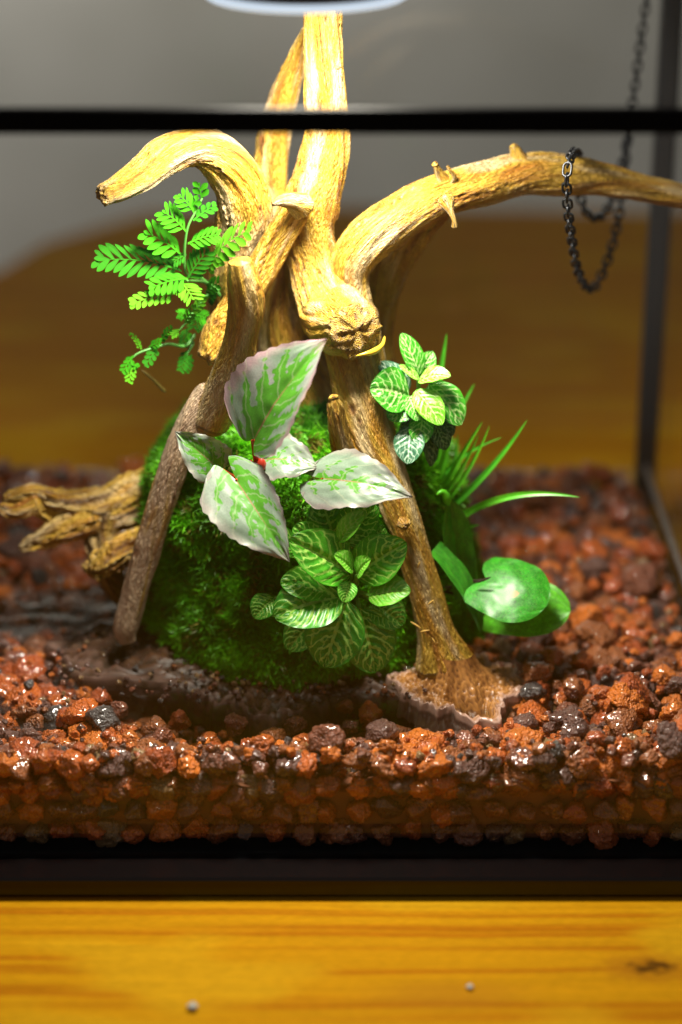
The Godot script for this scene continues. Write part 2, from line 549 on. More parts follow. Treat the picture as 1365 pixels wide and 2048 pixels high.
# ==================================================================
func _ready() -> void:
	rng.seed = 7
	n_big.seed = 3; n_big.noise_type = FastNoiseLite.TYPE_SIMPLEX_SMOOTH; n_big.frequency = 0.8; n_big.fractal_octaves = 3
	n_fib.seed = 8; n_fib.noise_type = FastNoiseLite.TYPE_SIMPLEX; n_fib.frequency = 0.7; n_fib.fractal_octaves = 2
	n_pat.seed = 15; n_pat.noise_type = FastNoiseLite.TYPE_SIMPLEX_SMOOTH; n_pat.frequency = 0.9; n_pat.fractal_octaves = 3
	n_cell.seed = 5; n_cell.noise_type = FastNoiseLite.TYPE_CELLULAR; n_cell.frequency = 1.0; n_cell.fractal_type = FastNoiseLite.FRACTAL_NONE

	# ---- camera
	var cam := Camera3D.new()
	cam.name = "camera"
	add_child(cam)
	cam.position = EYE
	cam.rotation_degrees = Vector3(-PITCH, 0, 0)
	var lens := CameraAttributesPhysical.new()
	lens.frustum_focal_length = 12.0 * FPX / 1024.0
	lens.frustum_focus_distance = 1.005
	lens.exposure_aperture = lens.frustum_focal_length / 27.0
	lens.frustum_near = 0.05
	lens.frustum_far = 60.0
	cam.attributes = lens
	cam.current = true

	# ---- the dim room round the tank
	var we := WorldEnvironment.new()
	we.name = "room_air"
	var env := Environment.new()
	env.background_mode = Environment.BG_COLOR
	env.background_color = Color(0.105, 0.098, 0.088).linear_to_srgb()
	env.tonemap_mode = Environment.TONE_MAPPER_LINEAR
	env.tonemap_exposure = 1.0
	env.sdfgi_enabled = true
	env.ssao_enabled = true
	env.ssil_enabled = true
	we.environment = env
	add_child(we)

	# ---- the light washing the wall behind the table
	var wash := AreaLight3D.new()
	wash.name = "wall_light"
	add_child(wash)
	wash.position = Vector3(-0.5, 0.9, -1.9)
	wash.rotation_degrees = Vector3(-40, 0, 0)
	wash.area_size = Vector2(1.6, 0.2)
	wash.light_energy = 3.0
	wash.light_color = Color(1.0, 0.98, 0.94)
	wash.area_range = 9.0
	wash.shadow_enabled = true

	# ---- the lamp over the tank
	var lamp_at := Vector3(-0.0145, 0.371, -0.092)
	var lamp := thing("round_lamp", "round black lamp with glowing white rim hanging over the driftwood", "lamp", lamp_at)
	part("lamp_shade", lathe([[0.0405, 0.0035], [0.0425, 0.004], [0.043, 0.010], [0.041, 0.022], [0.034, 0.036], [0.020, 0.046], [0.006, 0.050], [0.001, 0.050]]), mat(Color(0.012, 0.012, 0.013), 0.35), lamp)
	var glow := mat(Color(0.7, 0.75, 0.8), 0.4)
	glow.emission_enabled = true
	glow.emission = Color(0.86, 0.93, 1.0)
	glow.emission_energy_multiplier = 0.8
	part("light_diffuser", lathe([[0.001, 0.0015], [0.036, 0.0015], [0.0415, 0.0], [0.0428, 0.0008], [0.0424, 0.0034], [0.040, 0.0036]]), glow, lamp)
	part("hanging_cord", tube([[Vector3(0, 0.049, 0), 0.003], [Vector3(0, 0.3, 0), 0.003], [Vector3(0, 1.0, 0), 0.003]], 10, 0.05), mat(Color(0.01, 0.01, 0.01), 0.5), lamp)
	var bulb := AreaLight3D.new()
	bulb.name = "lamp_light"
	lamp.add_child(bulb)
	bulb.position = Vector3(0, -0.0015, 0)
	bulb.rotation_degrees = Vector3(-90, 0, 0)
	bulb.area_size = Vector2(0.06, 0.06)
	bulb.light_energy = 0.235
	bulb.light_color = Color(1.0, 0.97, 0.90)
	bulb.area_range = 6.0
	bulb.shadow_enabled = true

	build_room()
	build_tank()
	build_gravel()
	build_wood()
	build_moss()
	build_plants()
	build_chain()

# ------------------------------------------------------------------ table, wall
func build_room() -> void:
	var wm := mat(Color(1, 1, 1), 0.7, 0.1)
	wm.albedo_texture = table_tex()
		# outline of the board in x, z: the far edge runs obliquely on the left
	var outline := PackedVector2Array()
	for q in [[-300, 600], [0, 545], [90, 487], [300, 425], [700, 415], [1365, 425], [1800, 430]]:
		var w := on_level(q[0], q[1], 0.0)
		outline.append(Vector2(w.x, w.z))
	outline.append(Vector2(1.2, outline[6].y))
	outline.append(Vector2(1.2, 0.55))
	outline.append(Vector2(-1.2, 0.55))
	outline.append(Vector2(-1.2, outline[0].y + 0.08))
	var st := SurfaceTool.new()
	st.begin(Mesh.PRIMITIVE_TRIANGLES)
	st.set_smooth_group(-1)
	var tri := Geometry2D.triangulate_polygon(outline)
	for lev in [0.0, -0.045]:
		for k in range(0, tri.size(), 3):
			var a := outline[tri[k]]
			var b := outline[tri[k + 1]]
			var c := outline[tri[k + 2]]
			var o := [a, b, c] if ((b - a).cross(c - a) > 0) == (lev == 0.0) else [a, c, b]
			for q: Vector2 in o:
				st.set_uv(Vector2(q.x / 1.2 + 0.5, q.y / 1.2 + 0.35))
				st.add_vertex(Vector3(q.x, lev, q.y))
	for k in outline.size():
		var a := outline[k]
		var b := outline[(k + 1) % outline.size()]
		for q in [[a, 0.0], [b, 0.0], [b, -0.045], [a, 0.0], [b, -0.045], [a, -0.045]]:
			st.set_uv(Vector2(q[0].x / 1.2 + 0.5, q[0].y / 1.2 + 0.35 + q[1]))
			st.add_vertex(Vector3(q[0].x, q[1], q[0].y))
	st.generate_normals()
	var tb := part("table_top", st.commit(), wm, self)
	tb.set_meta("kind", "structure")
	var wall := mat(Color(0.36, 0.355, 0.335), 0.9, 0.2)
	var nt := NoiseTexture2D.new()
	var nz := FastNoiseLite.new()
	nz.seed = 4; nz.frequency = 0.006
	nt.noise = nz; nt.width = 256; nt.height = 256; nt.seamless = true
	var gr := Gradient.new()
	gr.set_color(0, Color(0.78, 0.78, 0.76)); gr.set_color(1, Color(1, 1, 1))
	nt.color_ramp = gr
	wall.albedo_texture = nt
	wall.uv1_triplanar = true
	wall.uv1_world_triplanar = true
	wall.uv1_scale = Vector3(0.7, 0.7, 0.7)
	structure("wall", box(Vector3(-4, -0.8, -2.75), Vector3(4, 2.6, -2.6), 0.005), wall)
	# crumbs lying on the table before the tank
	var cm := mat(Color(0.5, 0.5, 0.46), 0.3)
	var crumb := stone_mesh(61.0, 2)
	for q in [[386, 2018, 0.0024, "pale rounded crumb on the table below the front moss"], [940, 1977, 0.0016, "tiny pale crumb on the table below the right root foot"]]:
		var o := part(numbered("crumb"), crumb, cm, self)
		o.position = on_level(q[0], q[1], 0.0) + Vector3(0, q[2] * 0.5, 0)
		o.scale = Vector3.ONE * q[2]
		tag(o, q[3], "crumb", "crumbs on the table")

# ------------------------------------------------------------------ glass tank
func build_tank() -> void:
	var t := thing("glass_tank", "open glass tank with black edges standing on the yellow wooden table", "terrarium")
	var black := mat(Color(0.005, 0.005, 0.006), 0.7, 0.15)
	var glass := StandardMaterial3D.new()
	glass.transparency = BaseMaterial3D.TRANSPARENCY_ALPHA
	glass.albedo_color = Color(0.9, 1.0, 0.95, 0.002)
	glass.roughness = 0.0
	glass.metallic_specular = 0.3
	var x0 := -0.27
	var x1 := 0.186
	var zb := -0.38
	var top := 0.44
	part("front_pane", box(Vector3(x0, 0.009, -0.004), Vector3(x1, top, 0.0), 0.0003), glass, t)
	part("back_pane", box(Vector3(x0, 0.009, zb), Vector3(x1, top, zb + 0.004), 0.0003), glass, t)
	part("side_pane", box(Vector3(x1 - 0.004, 0.009, zb + 0.005), Vector3(x1, top, -0.005), 0.0003), glass, t)
	part("side_pane", box(Vector3(x0, 0.009, zb + 0.005), Vector3(x0 + 0.004, top, -0.005), 0.0003), glass, t)
	part("base_panel", box(Vector3(x0 - 0.002, 0.0004, zb - 0.002), Vector3(x1 + 0.002, 0.0085, 0.002), 0.001), black, t)
	var gloss := mat(Color(0.006, 0.004, 0.004), 0.22, 0.42)
	part("base_lip", box(Vector3(x0 - 0.01, 0.0004, 0.0022), Vector3(x1 + 0.01, 0.0100, 0.0195), 0.0012), gloss, t)
	part("front_bar", box(Vector3(x0 - 0.002, 0.3355, 0.0008), Vector3(x1 + 0.002, 0.345, 0.007), 0.001), black, t)
	for q in [[x0 + 0.0045, zb + 0.0045], [x1 - 0.0045, zb + 0.0045]]:
		part("corner_post", box(Vector3(q[0] - 0.0062, 0.009, q[1] - 0.0062), Vector3(q[0] + 0.0052, top, q[1] + 0.0062), 0.0015), mat(Color(0.018, 0.019, 0.022), 0.5), t)
	part("seam", box(Vector3(x1 - 0.0075, 0.047, zb + 0.013), Vector3(x1 - 0.0045, 0.0515, -0.006), 0.001), mat(Color(0.10, 0.085, 0.075), 0.35), t)
	for q in [x0 + 0.0045, x1 - 0.0045]:
		part("top_rail", box(Vector3(q - 0.006, top, zb), Vector3(q + 0.006, top + 0.01, 0.0), 0.001), black, t)

# ------------------------------------------------------------------ lava gravel and water
func build_gravel() -> void:
	var bed := Node3D.new()
	bed.name = "gravel_bed"
	add_child(bed)
	bed.set_meta("kind", "structure")
	# fine dark grit under the stones
	var v := PackedVector3Array()
	var nu := 60
	var nv := 50
	for i in nv:
		for j in nu:
			var x := lerpf(-0.262, 0.178, float(j) / (nu - 1))
			var z := lerpf(-0.372, -0.008, float(i) / (nv - 1))
			v.append(Vector3(x, bed_height(x, z) - 0.012, z))
	part("grit_floor", grid_mesh(v, nu, nv, false), mat(Color(0.24, 0.08, 0.03), 0.6), bed)
	part("grit_front", box(Vector3(-0.262, 0.0090, -0.03), Vector3(0.178, 0.036, -0.014), 0.002), mat(Color(0.24, 0.08, 0.03), 0.7), bed)
	var hm := NoiseTexture2D.new()
	var hn := FastNoiseLite.new()
	hn.seed = 12; hn.noise_type = FastNoiseLite.TYPE_CELLULAR; hn.frequency = 0.045; hn.fractal_octaves = 3
	hm.noise = hn; hm.width = 256; hm.height = 256; hm.seamless = true
	var tints := [Color(0.48, 0.105, 0.012), Color(0.36, 0.07, 0.012), Color(0.58, 0.15, 0.016), Color(0.19, 0.06, 0.03), Color(0.12, 0.055, 0.042), Color(0.06, 0.05, 0.048), Color(0.28, 0.085, 0.022), Color(0.26, 0.15, 0.06)]
	var wts := [5, 4, 4, 4, 4, 1, 5, 1]
	var bag := []
	for k in tints.size():
		for w in wts[k]: bag.append(k)
	var mats := []
	for c: Color in tints:
		mats.append(stone_mat(c, hm))
	var many := stone_mat(Color(1, 1, 1), hm)
	many.vertex_color_use_as_albedo = true
	var shapes := []
	for k in 9: shapes.append(stone_mesh(10.0 + k * 7.7, 3))
	var all := []   # [position, radius, tint, score]
	var sp := 0.0106
	for layer in 3:
		var z := -0.008
		while z > -0.37:
			var x := -0.258
			while x < 0.175:
				var r := 0.0038 + 0.0066 * pow(rng.randf(), 1.6)
				if rng.randf() < 0.05: r *= 1.25
				var q := Vector3(x + rng.randf_range(-0.004, 0.004), 0, z + rng.randf_range(-0.004, 0.004))
				q.x = clampf(q.x, -0.264 + r, 0.180 - r)
				q.z = clampf(q.z, -0.374 + r, -0.006 - r * 0.95)
				if layer == 2:
					# loose stones on top of the bank here and there
					if rng.randf() < 0.16 and bed_height(q.x, q.z) > 0.043:
						q.y = bed_height(q.x, q.z) + r * 0.55
						all.append([q, r, bag[rng.randi() % bag.size()]])
				else:
					q.y = bed_height(q.x, q.z) - r * 0.55 - layer * 0.010 + rng.randf_range(-0.0015, 0.0025)
					all.append([q, r, bag[rng.randi() % bag.size()]])
				x += sp
			z -= sp
	# the stones pressed against the front glass, down to the tank's floor
	for row in 3:
		var x := -0.2
		while x < 0.178:
			var r := rng.randf_range(0.0052, 0.0088)
			var q := Vector3(clampf(x + rng.randf_range(-0.003, 0.003), -0.26, 0.179 - r), 0.0150 + row * 0.0112 + rng.randf_range(-0.002, 0.002), -0.0062 - r * 0.95)
			all.append([q, r, bag[rng.randi() % bag.size()]])
			x += 0.0122
	# stones standing in the pool before the moss, some breaking the surface
	for q in [[742, 1408, 0.0062, 0], [700, 1440, 0.0050, 3], [655, 1450, 0.0066, 4], [590, 1440, 0.0058, 3], [540, 1462, 0.0070, 6], [470, 1440, 0.0062, 3], [420, 1470, 0.0060, 0], [360, 1425, 0.0058, 1], [310, 1445, 0.0068, 6], [240, 1410, 0.0056, 3], [200, 1390, 0.0060, 1], [800, 1455, 0.0062, 6], [850, 1470, 0.0056, 3], [770, 1470, 0.0060, 4], [610, 1480, 0.0064, 0], [500, 1490, 0.0056, 1], [165, 1375, 0.0052, 2], [690, 1405, 0.0044, 6]]:
		var w := on_level(q[0], q[1], WATER_Y)
		all.append([w - Vector3(0, q[2] * rng.randf_range(0.35, 0.95), 0), q[2], q[3]])
	# fine grit lying on the wet bark ledge
	for k in 420:
		var w := on_level(rng.randf_range(115, 850), rng.randf_range(1262, 1398), GRAVEL_Y + 0.001)
		all.append([w + Vector3(0, rng.randf_range(-0.0015, 0.002), 0), rng.randf_range(0.0006, 0.0017), [3, 4, 4, 5, 6, 7][rng.randi() % 6]])
	# grit between the stones
	for k in 2600:
		var q := Vector3(rng.randf_range(-0.255, 0.172), 0, -0.012 - 0.34 * pow(rng.randf(), 1.4))
		var r := rng.randf_range(0.0012, 0.0030)
		q.y = bed_height(q.x, q.z) + rng.randf_range(-0.004, 0.0035)
		all.append([q, r, bag[rng.randi() % bag.size()]])
	# score by size in the picture: near and uncovered first
	for s in all:
		var p: Vector3 = s[0]
		var cv := (p - EYE).rotated(Vector3.RIGHT, deg_to_rad(PITCH))
		var px := CX + FPX * cv.x / -cv.z
		var py := CY - FPX * cv.y / -cv.z
		var sc: float = s[1] * 100.0 / -cv.z
		if px < 0 or px > 1365: sc -= 10.0
		if p.y < bed_height(p.x, p.z) - 0.011 and p.z < -0.016: sc -= 5.0
		if p.x > -0.09 and p.x < 0.06 and p.z < -0.09: sc -= 5.0
		s.append(sc)
	all.sort_custom(func(a, b): return a[3] > b[3])
	var rest := []
	for k in all.size():
		var s: Array = all[k]
		var b := Basis.from_euler(Vector3(rng.randf_range(-0.6, 0.6), rng.randf() * TAU, rng.randf_range(-0.6, 0.6))).scaled(Vector3.ONE * s[1])
		if k < 300:
			var o := part("stone", shapes[rng.randi() % shapes.size()], mats[s[2]], bed)
			o.transform = Transform3D(b, s[0])
		else:
			rest.append([Transform3D(b, s[0]), tints[s[2]]])
	for g in 5:
		var mm := MultiMesh.new()
		mm.transform_format = MultiMesh.TRANSFORM_3D
		mm.use_colors = true
		mm.mesh = shapes[g]
		var mine := []
		for k in rest.size():
			if k % 5 == g: mine.append(rest[k])
		mm.instance_count = mine.size()
		for k in mine.size():
			mm.set_instance_transform(k, mine[k][0])
			var c: Color = mine[k][1] * rng.randf_range(0.75, 1.15)
			c.a = 1.0
			mm.set_instance_color(k, c)
		var mi := MultiMeshInstance3D.new()
		mi.name = "small_stones"
		mi.multimesh = mm
		mi.material_override = many
		mi.set_meta("kind", "stuff")
		bed.add_child(mi, true)
	# water standing in the moat: a sheet with faint ripples
	var wv := PackedVector3Array()
	nu = 150
	nv = 120
	for i in nv:
		for j in nu:
			var x := lerpf(-0.2655, 0.1815, float(j) / (nu - 1))
			var z := lerpf(-0.3755, -0.0045, float(i) / (nv - 1))
			wv.append(Vector3(x, WATER_Y + 0.0007 * n_big.get_noise_2d(x * 50.0, z * 70.0), z))
	var wm := StandardMaterial3D.new()
	wm.transparency = BaseMaterial3D.TRANSPARENCY_ALPHA
	wm.albedo_color = Color(0.10, 0.045, 0.02, 0.14)
	wm.roughness = 0.02
	wm.metallic_specular = 0.38
	structure("water", grid_mesh(wv, nu, nv, false, PackedColorArray(), PackedVector2Array(), true), wm)

func stone_mat(c: Color, hm: Texture2D) -> StandardMaterial3D:
	var m := mat(c, 0.38, 0.45)
	m.heightmap_enabled = true
	m.heightmap_texture = hm
	m.heightmap_scale = 0.2
	m.uv1_triplanar = true
	m.uv1_world_triplanar = true
	m.uv1_scale = Vector3.ONE * 62.0
	m.clearcoat_enabled = true
	m.clearcoat = 0.9
	m.clearcoat_roughness = 0.03
	return m

# ------------------------------------------------------------------ driftwood
func build_wood() -> void:
	var wm := mat(Color(1, 1, 1), 0.42, 0.5)
	wm.vertex_color_use_as_albedo = true
	wm.clearcoat_enabled = true
	wm.clearcoat = 0.15
	wm.clearcoat_roughness = 0.3
	var gn := FastNoiseLite.new()
	gn.seed = 31; gn.frequency = 0.05; gn.fractal_octaves = 4
	var gt := NoiseTexture2D.new()
	gt.noise = gn; gt.width = 512; gt.height = 512; gt.seamless = true
	var ramp := Gradient.new()
	ramp.set_color(0, Color(0.78, 0.71, 0.60)); ramp.set_color(1, Color(1, 1, 1)); ramp.add_point(0.45, Color(0.96, 0.94, 0.9))
	gt.color_ramp = ramp
	wm.albedo_texture = gt
	var gh := NoiseTexture2D.new()
	gh.noise = gn; gh.width = 512; gh.height = 512; gh.seamless = true
	wm.heightmap_enabled = true
	wm.heightmap_texture = gh
	wm.heightmap_scale = 0.2
	var at := P(640, 1000, -0.17)
	at.y = GRAVEL_Y
	var d := thing("driftwood", "tall pale yellow driftwood with spreading limbs standing in the moss", "driftwood")
	part("trunk", limb([[645, -5, -0.185, 37], [647, 60, -0.185, 38], [648, 130, -0.184, 39], [650, 160, -0.183, 41], [652, 210, -0.182, 43], [654, 270, -0.180, 45], [641, 345, -0.177, 50], [626, 400, -0.174, 54], [616, 455, -0.172, 52], [628, 520, -0.168, 49], [642, 575, -0.162, 54], [662, 622, -0.155, 63], [686, 648, -0.142, 66], [708, 660, -0.124, 54]], {"seed": 1, "end": "broken", "lobes": 0.13, "bleach": 0.06}), wm, d)
	part("snag", limb([[605, 412, -0.152, 26], [580, 402, -0.146, 17], [560, 402, -0.142, 11], [546, 407, -0.140, 6]], {"seed": 2, "bleach": 0.08, "end": "broken"}), wm, d)
	part("hooked_limb", limb([[205, 391, -0.128, 21], [235, 378, -0.132, 27], [275, 354, -0.138, 33], [335, 312, -0.148, 39], [395, 293, -0.156, 38], [445, 315, -0.162, 46], [478, 365, -0.167, 49], [487, 425, -0.170, 53], [472, 490, -0.173, 50], [462, 560, -0.176, 46], [470, 640, -0.180, 46]], {"seed": 3, "start": "broken", "bleach": 0.03}), wm, d)
	part("rear_limb", limb([[613, 60, -0.2, 9], [600, 100, -0.203, 17], [578, 165, -0.206, 27], [558, 230, -0.207, 30], [546, 300, -0.206, 34], [540, 380, -0.204, 34], [548, 460, -0.2, 38], [575, 540, -0.19, 40]], {"seed": 4, "bleach": -0.05}), wm, d)
	part("long_limb", limb([[722, 640, -0.158, 30], [702, 570, -0.162, 38], [703, 525, -0.163, 44], [735, 480, -0.165, 48], [790, 440, -0.169, 46], [850, 405, -0.173, 43], [910, 382, -0.179, 41], [980, 366, -0.187, 43], [1055, 348, -0.195, 42], [1130, 350, -0.203, 40], [1200, 358, -0.210, 33], [1280, 374, -0.215, 27], [1365, 392, -0.220, 23], [1400, 400, -0.222, 21]], {"seed": 5, "bleach": 0.02, "lobes": 0.11}), wm, d)
	part("rear_root", limb([[900, 405, -0.186, 20], [840, 445, -0.190, 38], [790, 500, -0.193, 46], [762, 570, -0.196, 44], [752, 640, -0.198, 40], [748, 710, -0.199, 40], [750, 790, -0.2, 46]], {"seed": 6, "bleach": -0.15, "brown": 0.05}), wm, d)
	part("snag", limb([[890, 380, -0.176, 30], [882, 355, -0.174, 14], [876, 340, -0.173, 8], [872, 328, -0.172, 4]], {"seed": 7, "end": "broken"}), wm, d)
	part("snag", limb([[903, 366, -0.172, 9], [909, 352, -0.170, 5], [901, 342, -0.169, 4], [896, 333, -0.169, 3]], {"seed": 8}), wm, d)
	part("snag", limb([[1040, 330, -0.193, 24], [1033, 306, -0.193, 14], [1028, 292, -0.193, 8]], {"seed": 9, "end": "broken"}), wm, d)
	part("snag", limb([[893, 402, -0.160, 18], [902, 424, -0.157, 7], [908, 440, -0.155, 4], [909, 452, -0.155, 6]], {"seed": 10}), wm, d)
	part("shoulder_limb", limb([[590, 425, -0.160, 30], [555, 480, -0.157, 30], [520, 545, -0.154, 31], [478, 612, -0.150, 34], [445, 665, -0.147, 36], [424, 714, -0.143, 30]], {"seed": 11, "end": "broken", "brown": 0.08}), wm, d)
	part("front_stump", limb([[481, 522, -0.108, 23], [486, 555, -0.109, 31], [494, 610, -0.112, 36], [484, 670, -0.116, 33], [468, 730, -0.120, 36], [446, 790, -0.125, 40], [420, 840, -0.128, 40]], {"seed": 12, "start": "cut", "bleach": 0.02, "lobes": 0.08, "fibre": 0.6, "cracks": 0.2}), wm, d)
	part("front_leg", limb([[425, 800, -0.132, 40], [385, 850, -0.128, 34], [350, 925, -0.124, 29], [322, 1010, -0.121, 27], [292, 1110, -0.119, 25], [264, 1210, -0.117, 25], [252, 1258, -0.116, 24], [258, 1284, -0.115, 15]], {"seed": 13, "end": "cut", "bleach": 0.55, "brown": 0.0, "cracks": 0.3, "fibre": 0.6, "pale": Color(0.74, 0.58, 0.47), "lobes": 0.12}), wm, d)
	part("side_leg", limb([[700, 640, -0.150, 60], [712, 720, -0.146, 56], [722, 790, -0.138, 54], [742, 870, -0.128, 46], [778, 955, -0.119, 36], [808, 1040, -0.112, 33], [834, 1120, -0.107, 32], [856, 1200, -0.102, 33], [874, 1270, -0.098, 38], [888, 1325, -0.096, 56]], {"seed": 14, "bleach": 0.06, "brown": -0.15, "cracks": 0.25, "fibre": 0.6, "lobes": 0.11}), wm, d)
	part("stub", limb([[666, 796, -0.113, 9], [671, 820, -0.113, 17], [680, 875, -0.115, 20], [696, 930, -0.119, 23], [715, 980, -0.123, 22]], {"seed": 15, "start": "broken", "brown": 0.25, "lobes": 0.34, "fibre": 2.0}), wm, d)
	part("snag", limb([[808, 1045, -0.100, 14], [812, 1052, -0.097, 9]], {"seed": 16, "end": "broken", "brown": 0.3}), wm, d)
	part("core", limb([[590, 520, -0.185, 40], [585, 620, -0.188, 62], [600, 720, -0.190, 85], [620, 820, -0.190, 100], [630, 930, -0.190, 110]], {"seed": 17, "brown": 0.2}), wm, d)
	part("bark_strip", tube([[P(712, 712, -0.111), 0.0004], [P(730, 708, -0.111), 0.0009], [P(748, 703, -0.114), 0.0015], [P(765, 690, -0.120), 0.0010], [P(770, 672, -0.127), 0.0005]], 10), mat(Color(0.62, 0.40, 0.03), 0.3), d)
	# splinters along the side leg
	for q in [[832, 1250, -0.088, 14, -30], [862, 1205, -0.088, 10, 50], [850, 1262, -0.086, 11, 20], [868, 1282, -0.082, 9, -60], [838, 1130, -0.097, 10, 70]]:
		var a := P(q[0], q[1], q[2])
		var an := deg_to_rad(q[4])
		var dr: Vector3 = Vector3(cos(an), sin(an), 0.25) * q[3] * 0.00021
		part("splinter", tube([[a - dr, 0.0002], [a, 0.0005], [a + dr, 0.0002]], 6, 0.001), mat(Color(0.6, 0.36, 0.08), 0.5), d)
	# root foot: a flared, pitted disc under the side leg
	var fm := mat(Color(1, 1, 1), 0.35, 0.5)
	fm.vertex_color_use_as_albedo = true
	part("root_foot", foot_mesh(), fm, d)
	var bk := mat(Color(1, 1, 1), 0.45, 0.4)
	bk.vertex_color_use_as_albedo = true
	part("bark_base", base_mesh(), bk, d)

	# second piece of wood, lying on the left
	var l := thing("driftwood", "weathered forked driftwood branch lying on wet stones left of the moss", "driftwood")
	part("limb", limb([[330, 985, -0.175, 55], [285, 992, -0.170, 56], [230, 1014, -0.164, 54], [170, 1020, -0.160, 44], [110, 1010, -0.156, 36], [60, 990, -0.153, 24], [12, 1000, -0.150, 13]], {"seed": 21, "brown": 0.32, "fibre": 3.6, "lobes": 0.24, "pits": 0.5, "end": "broken"}), wm, l)
	part("fork", limb([[180, 1040, -0.154, 34], [125, 1058, -0.149, 27], [85, 1077, -0.146, 20], [45, 1096, -0.143, 10]], {"seed": 22, "brown": 0.26, "fibre": 3.2, "lobes": 0.24, "pits": 0.5}), wm, l)
	part("fork", limb([[70, 1008, -0.149, 22], [28, 1024, -0.146, 15], [4, 1016, -0.145, 9]], {"seed": 23, "brown": 0.12, "fibre": 2.0}), wm, l)
	part("broken_stub", limb([[300, 1085, -0.150, 34], [250, 1102, -0.143, 36], [212, 1122, -0.138, 34], [184, 1142, -0.133, 22]], {"seed": 24, "brown": 0.55, "fibre": 3.5, "lobes": 0.42, "pits": 1.8, "end": "broken"}), wm, l)
	part("root", limb([[215, 1030, -0.160, 44], [205, 1075, -0.156, 40], [212, 1120, -0.150, 34], [225, 1165, -0.148, 24], [245, 1200, -0.148, 14]], {"seed": 25, "brown": 0.4, "dark": 0.45, "fibre": 2.2, "lobes": 0.3}), wm, l)

func foot_mesh() -> ArrayMesh:
	var c := P(890, 1318, -0.096)
	var nu := 181
	var nv := 56
	var v := PackedVector3Array()
	var col := PackedColorArray()
	for i in nv:
		var t := float(i) / (nv - 1)
		for j in nu:
			var a := TAU * j / (nu - 1)
			var ca := cos(a)
			var sa := sin(a)
			var far := 0.031 * (1.0 + 0.34 * n_big.get_noise_2d(ca * 1.7 + 4.0, sa * 1.7) + 0.03 * n_big.get_noise_2d(ca * 5.0, sa * 5.0))
			if ca < 0: far *= 0.86
			if ca > 0.2: far *= 1.12
			var r := lerpf(0.0095, far, minf(t / 0.86, 1.0))
			var y: float
			if t < 0.86:
				var q := t / 0.86
				y = lerpf(c.y + 0.006, GRAVEL_Y + 0.0005, 1.0 - pow(1.0 - q, 4.2)) + 0.0018 * sin(q * PI) * n_big.get_noise_2d(ca * 3.0 + q * 4.0, sa * 3.0 + 8.0)
				# hollow at the front
				y += 0.0035 * sin(q * PI) * n_big.get_noise_2d(ca * 2.6 + 20.0, sa * 2.6)
				y -= 0.0105 * exp(-pow((a - 1.30) / 0.40, 2.0) - pow((q - 0.58) / 0.16, 2.0))
			else:
				var q := (t - 0.86) / 0.14
				y = GRAVEL_Y + 0.0005 - q * 0.012
				r += q * 0.002
			var p := Vector3(c.x + 0.004 + ca * r, y, c.z + 0.004 + sa * r)
			var n := n_cell.get_noise_3d(p.x * 620.0, p.y * 620.0, p.z * 620.0)
			var f := n_fib.get_noise_3d(p.x * 900.0, p.y * 900.0, p.z * 900.0)
			if t > 0.05: p.y += (0.0024 * n + 0.0009 * f + 0.0013) * minf(1.0, t * 3.0)
			v.append(p)
			var cc := Color(0.12, 0.045, 0.016).lerp(Color(0.38, 0.17, 0.045), sm(-0.85, -0.35, n + 0.25 * f))
			cc = cc.lerp(Color(0.40, 0.26, 0.22), sm(0.66, 0.85, t + 0.1 * f) * 0.8)
			if t > 0.9: cc = cc.lerp(Color(0.06, 0.03, 0.022), 0.85)
			cc = cc * (1.0 + 0.3 * f)
			cc.a = 1.0
			col.append(cc)
	return grid_mesh(v, nu, nv, true, col, PackedVector2Array(), true)

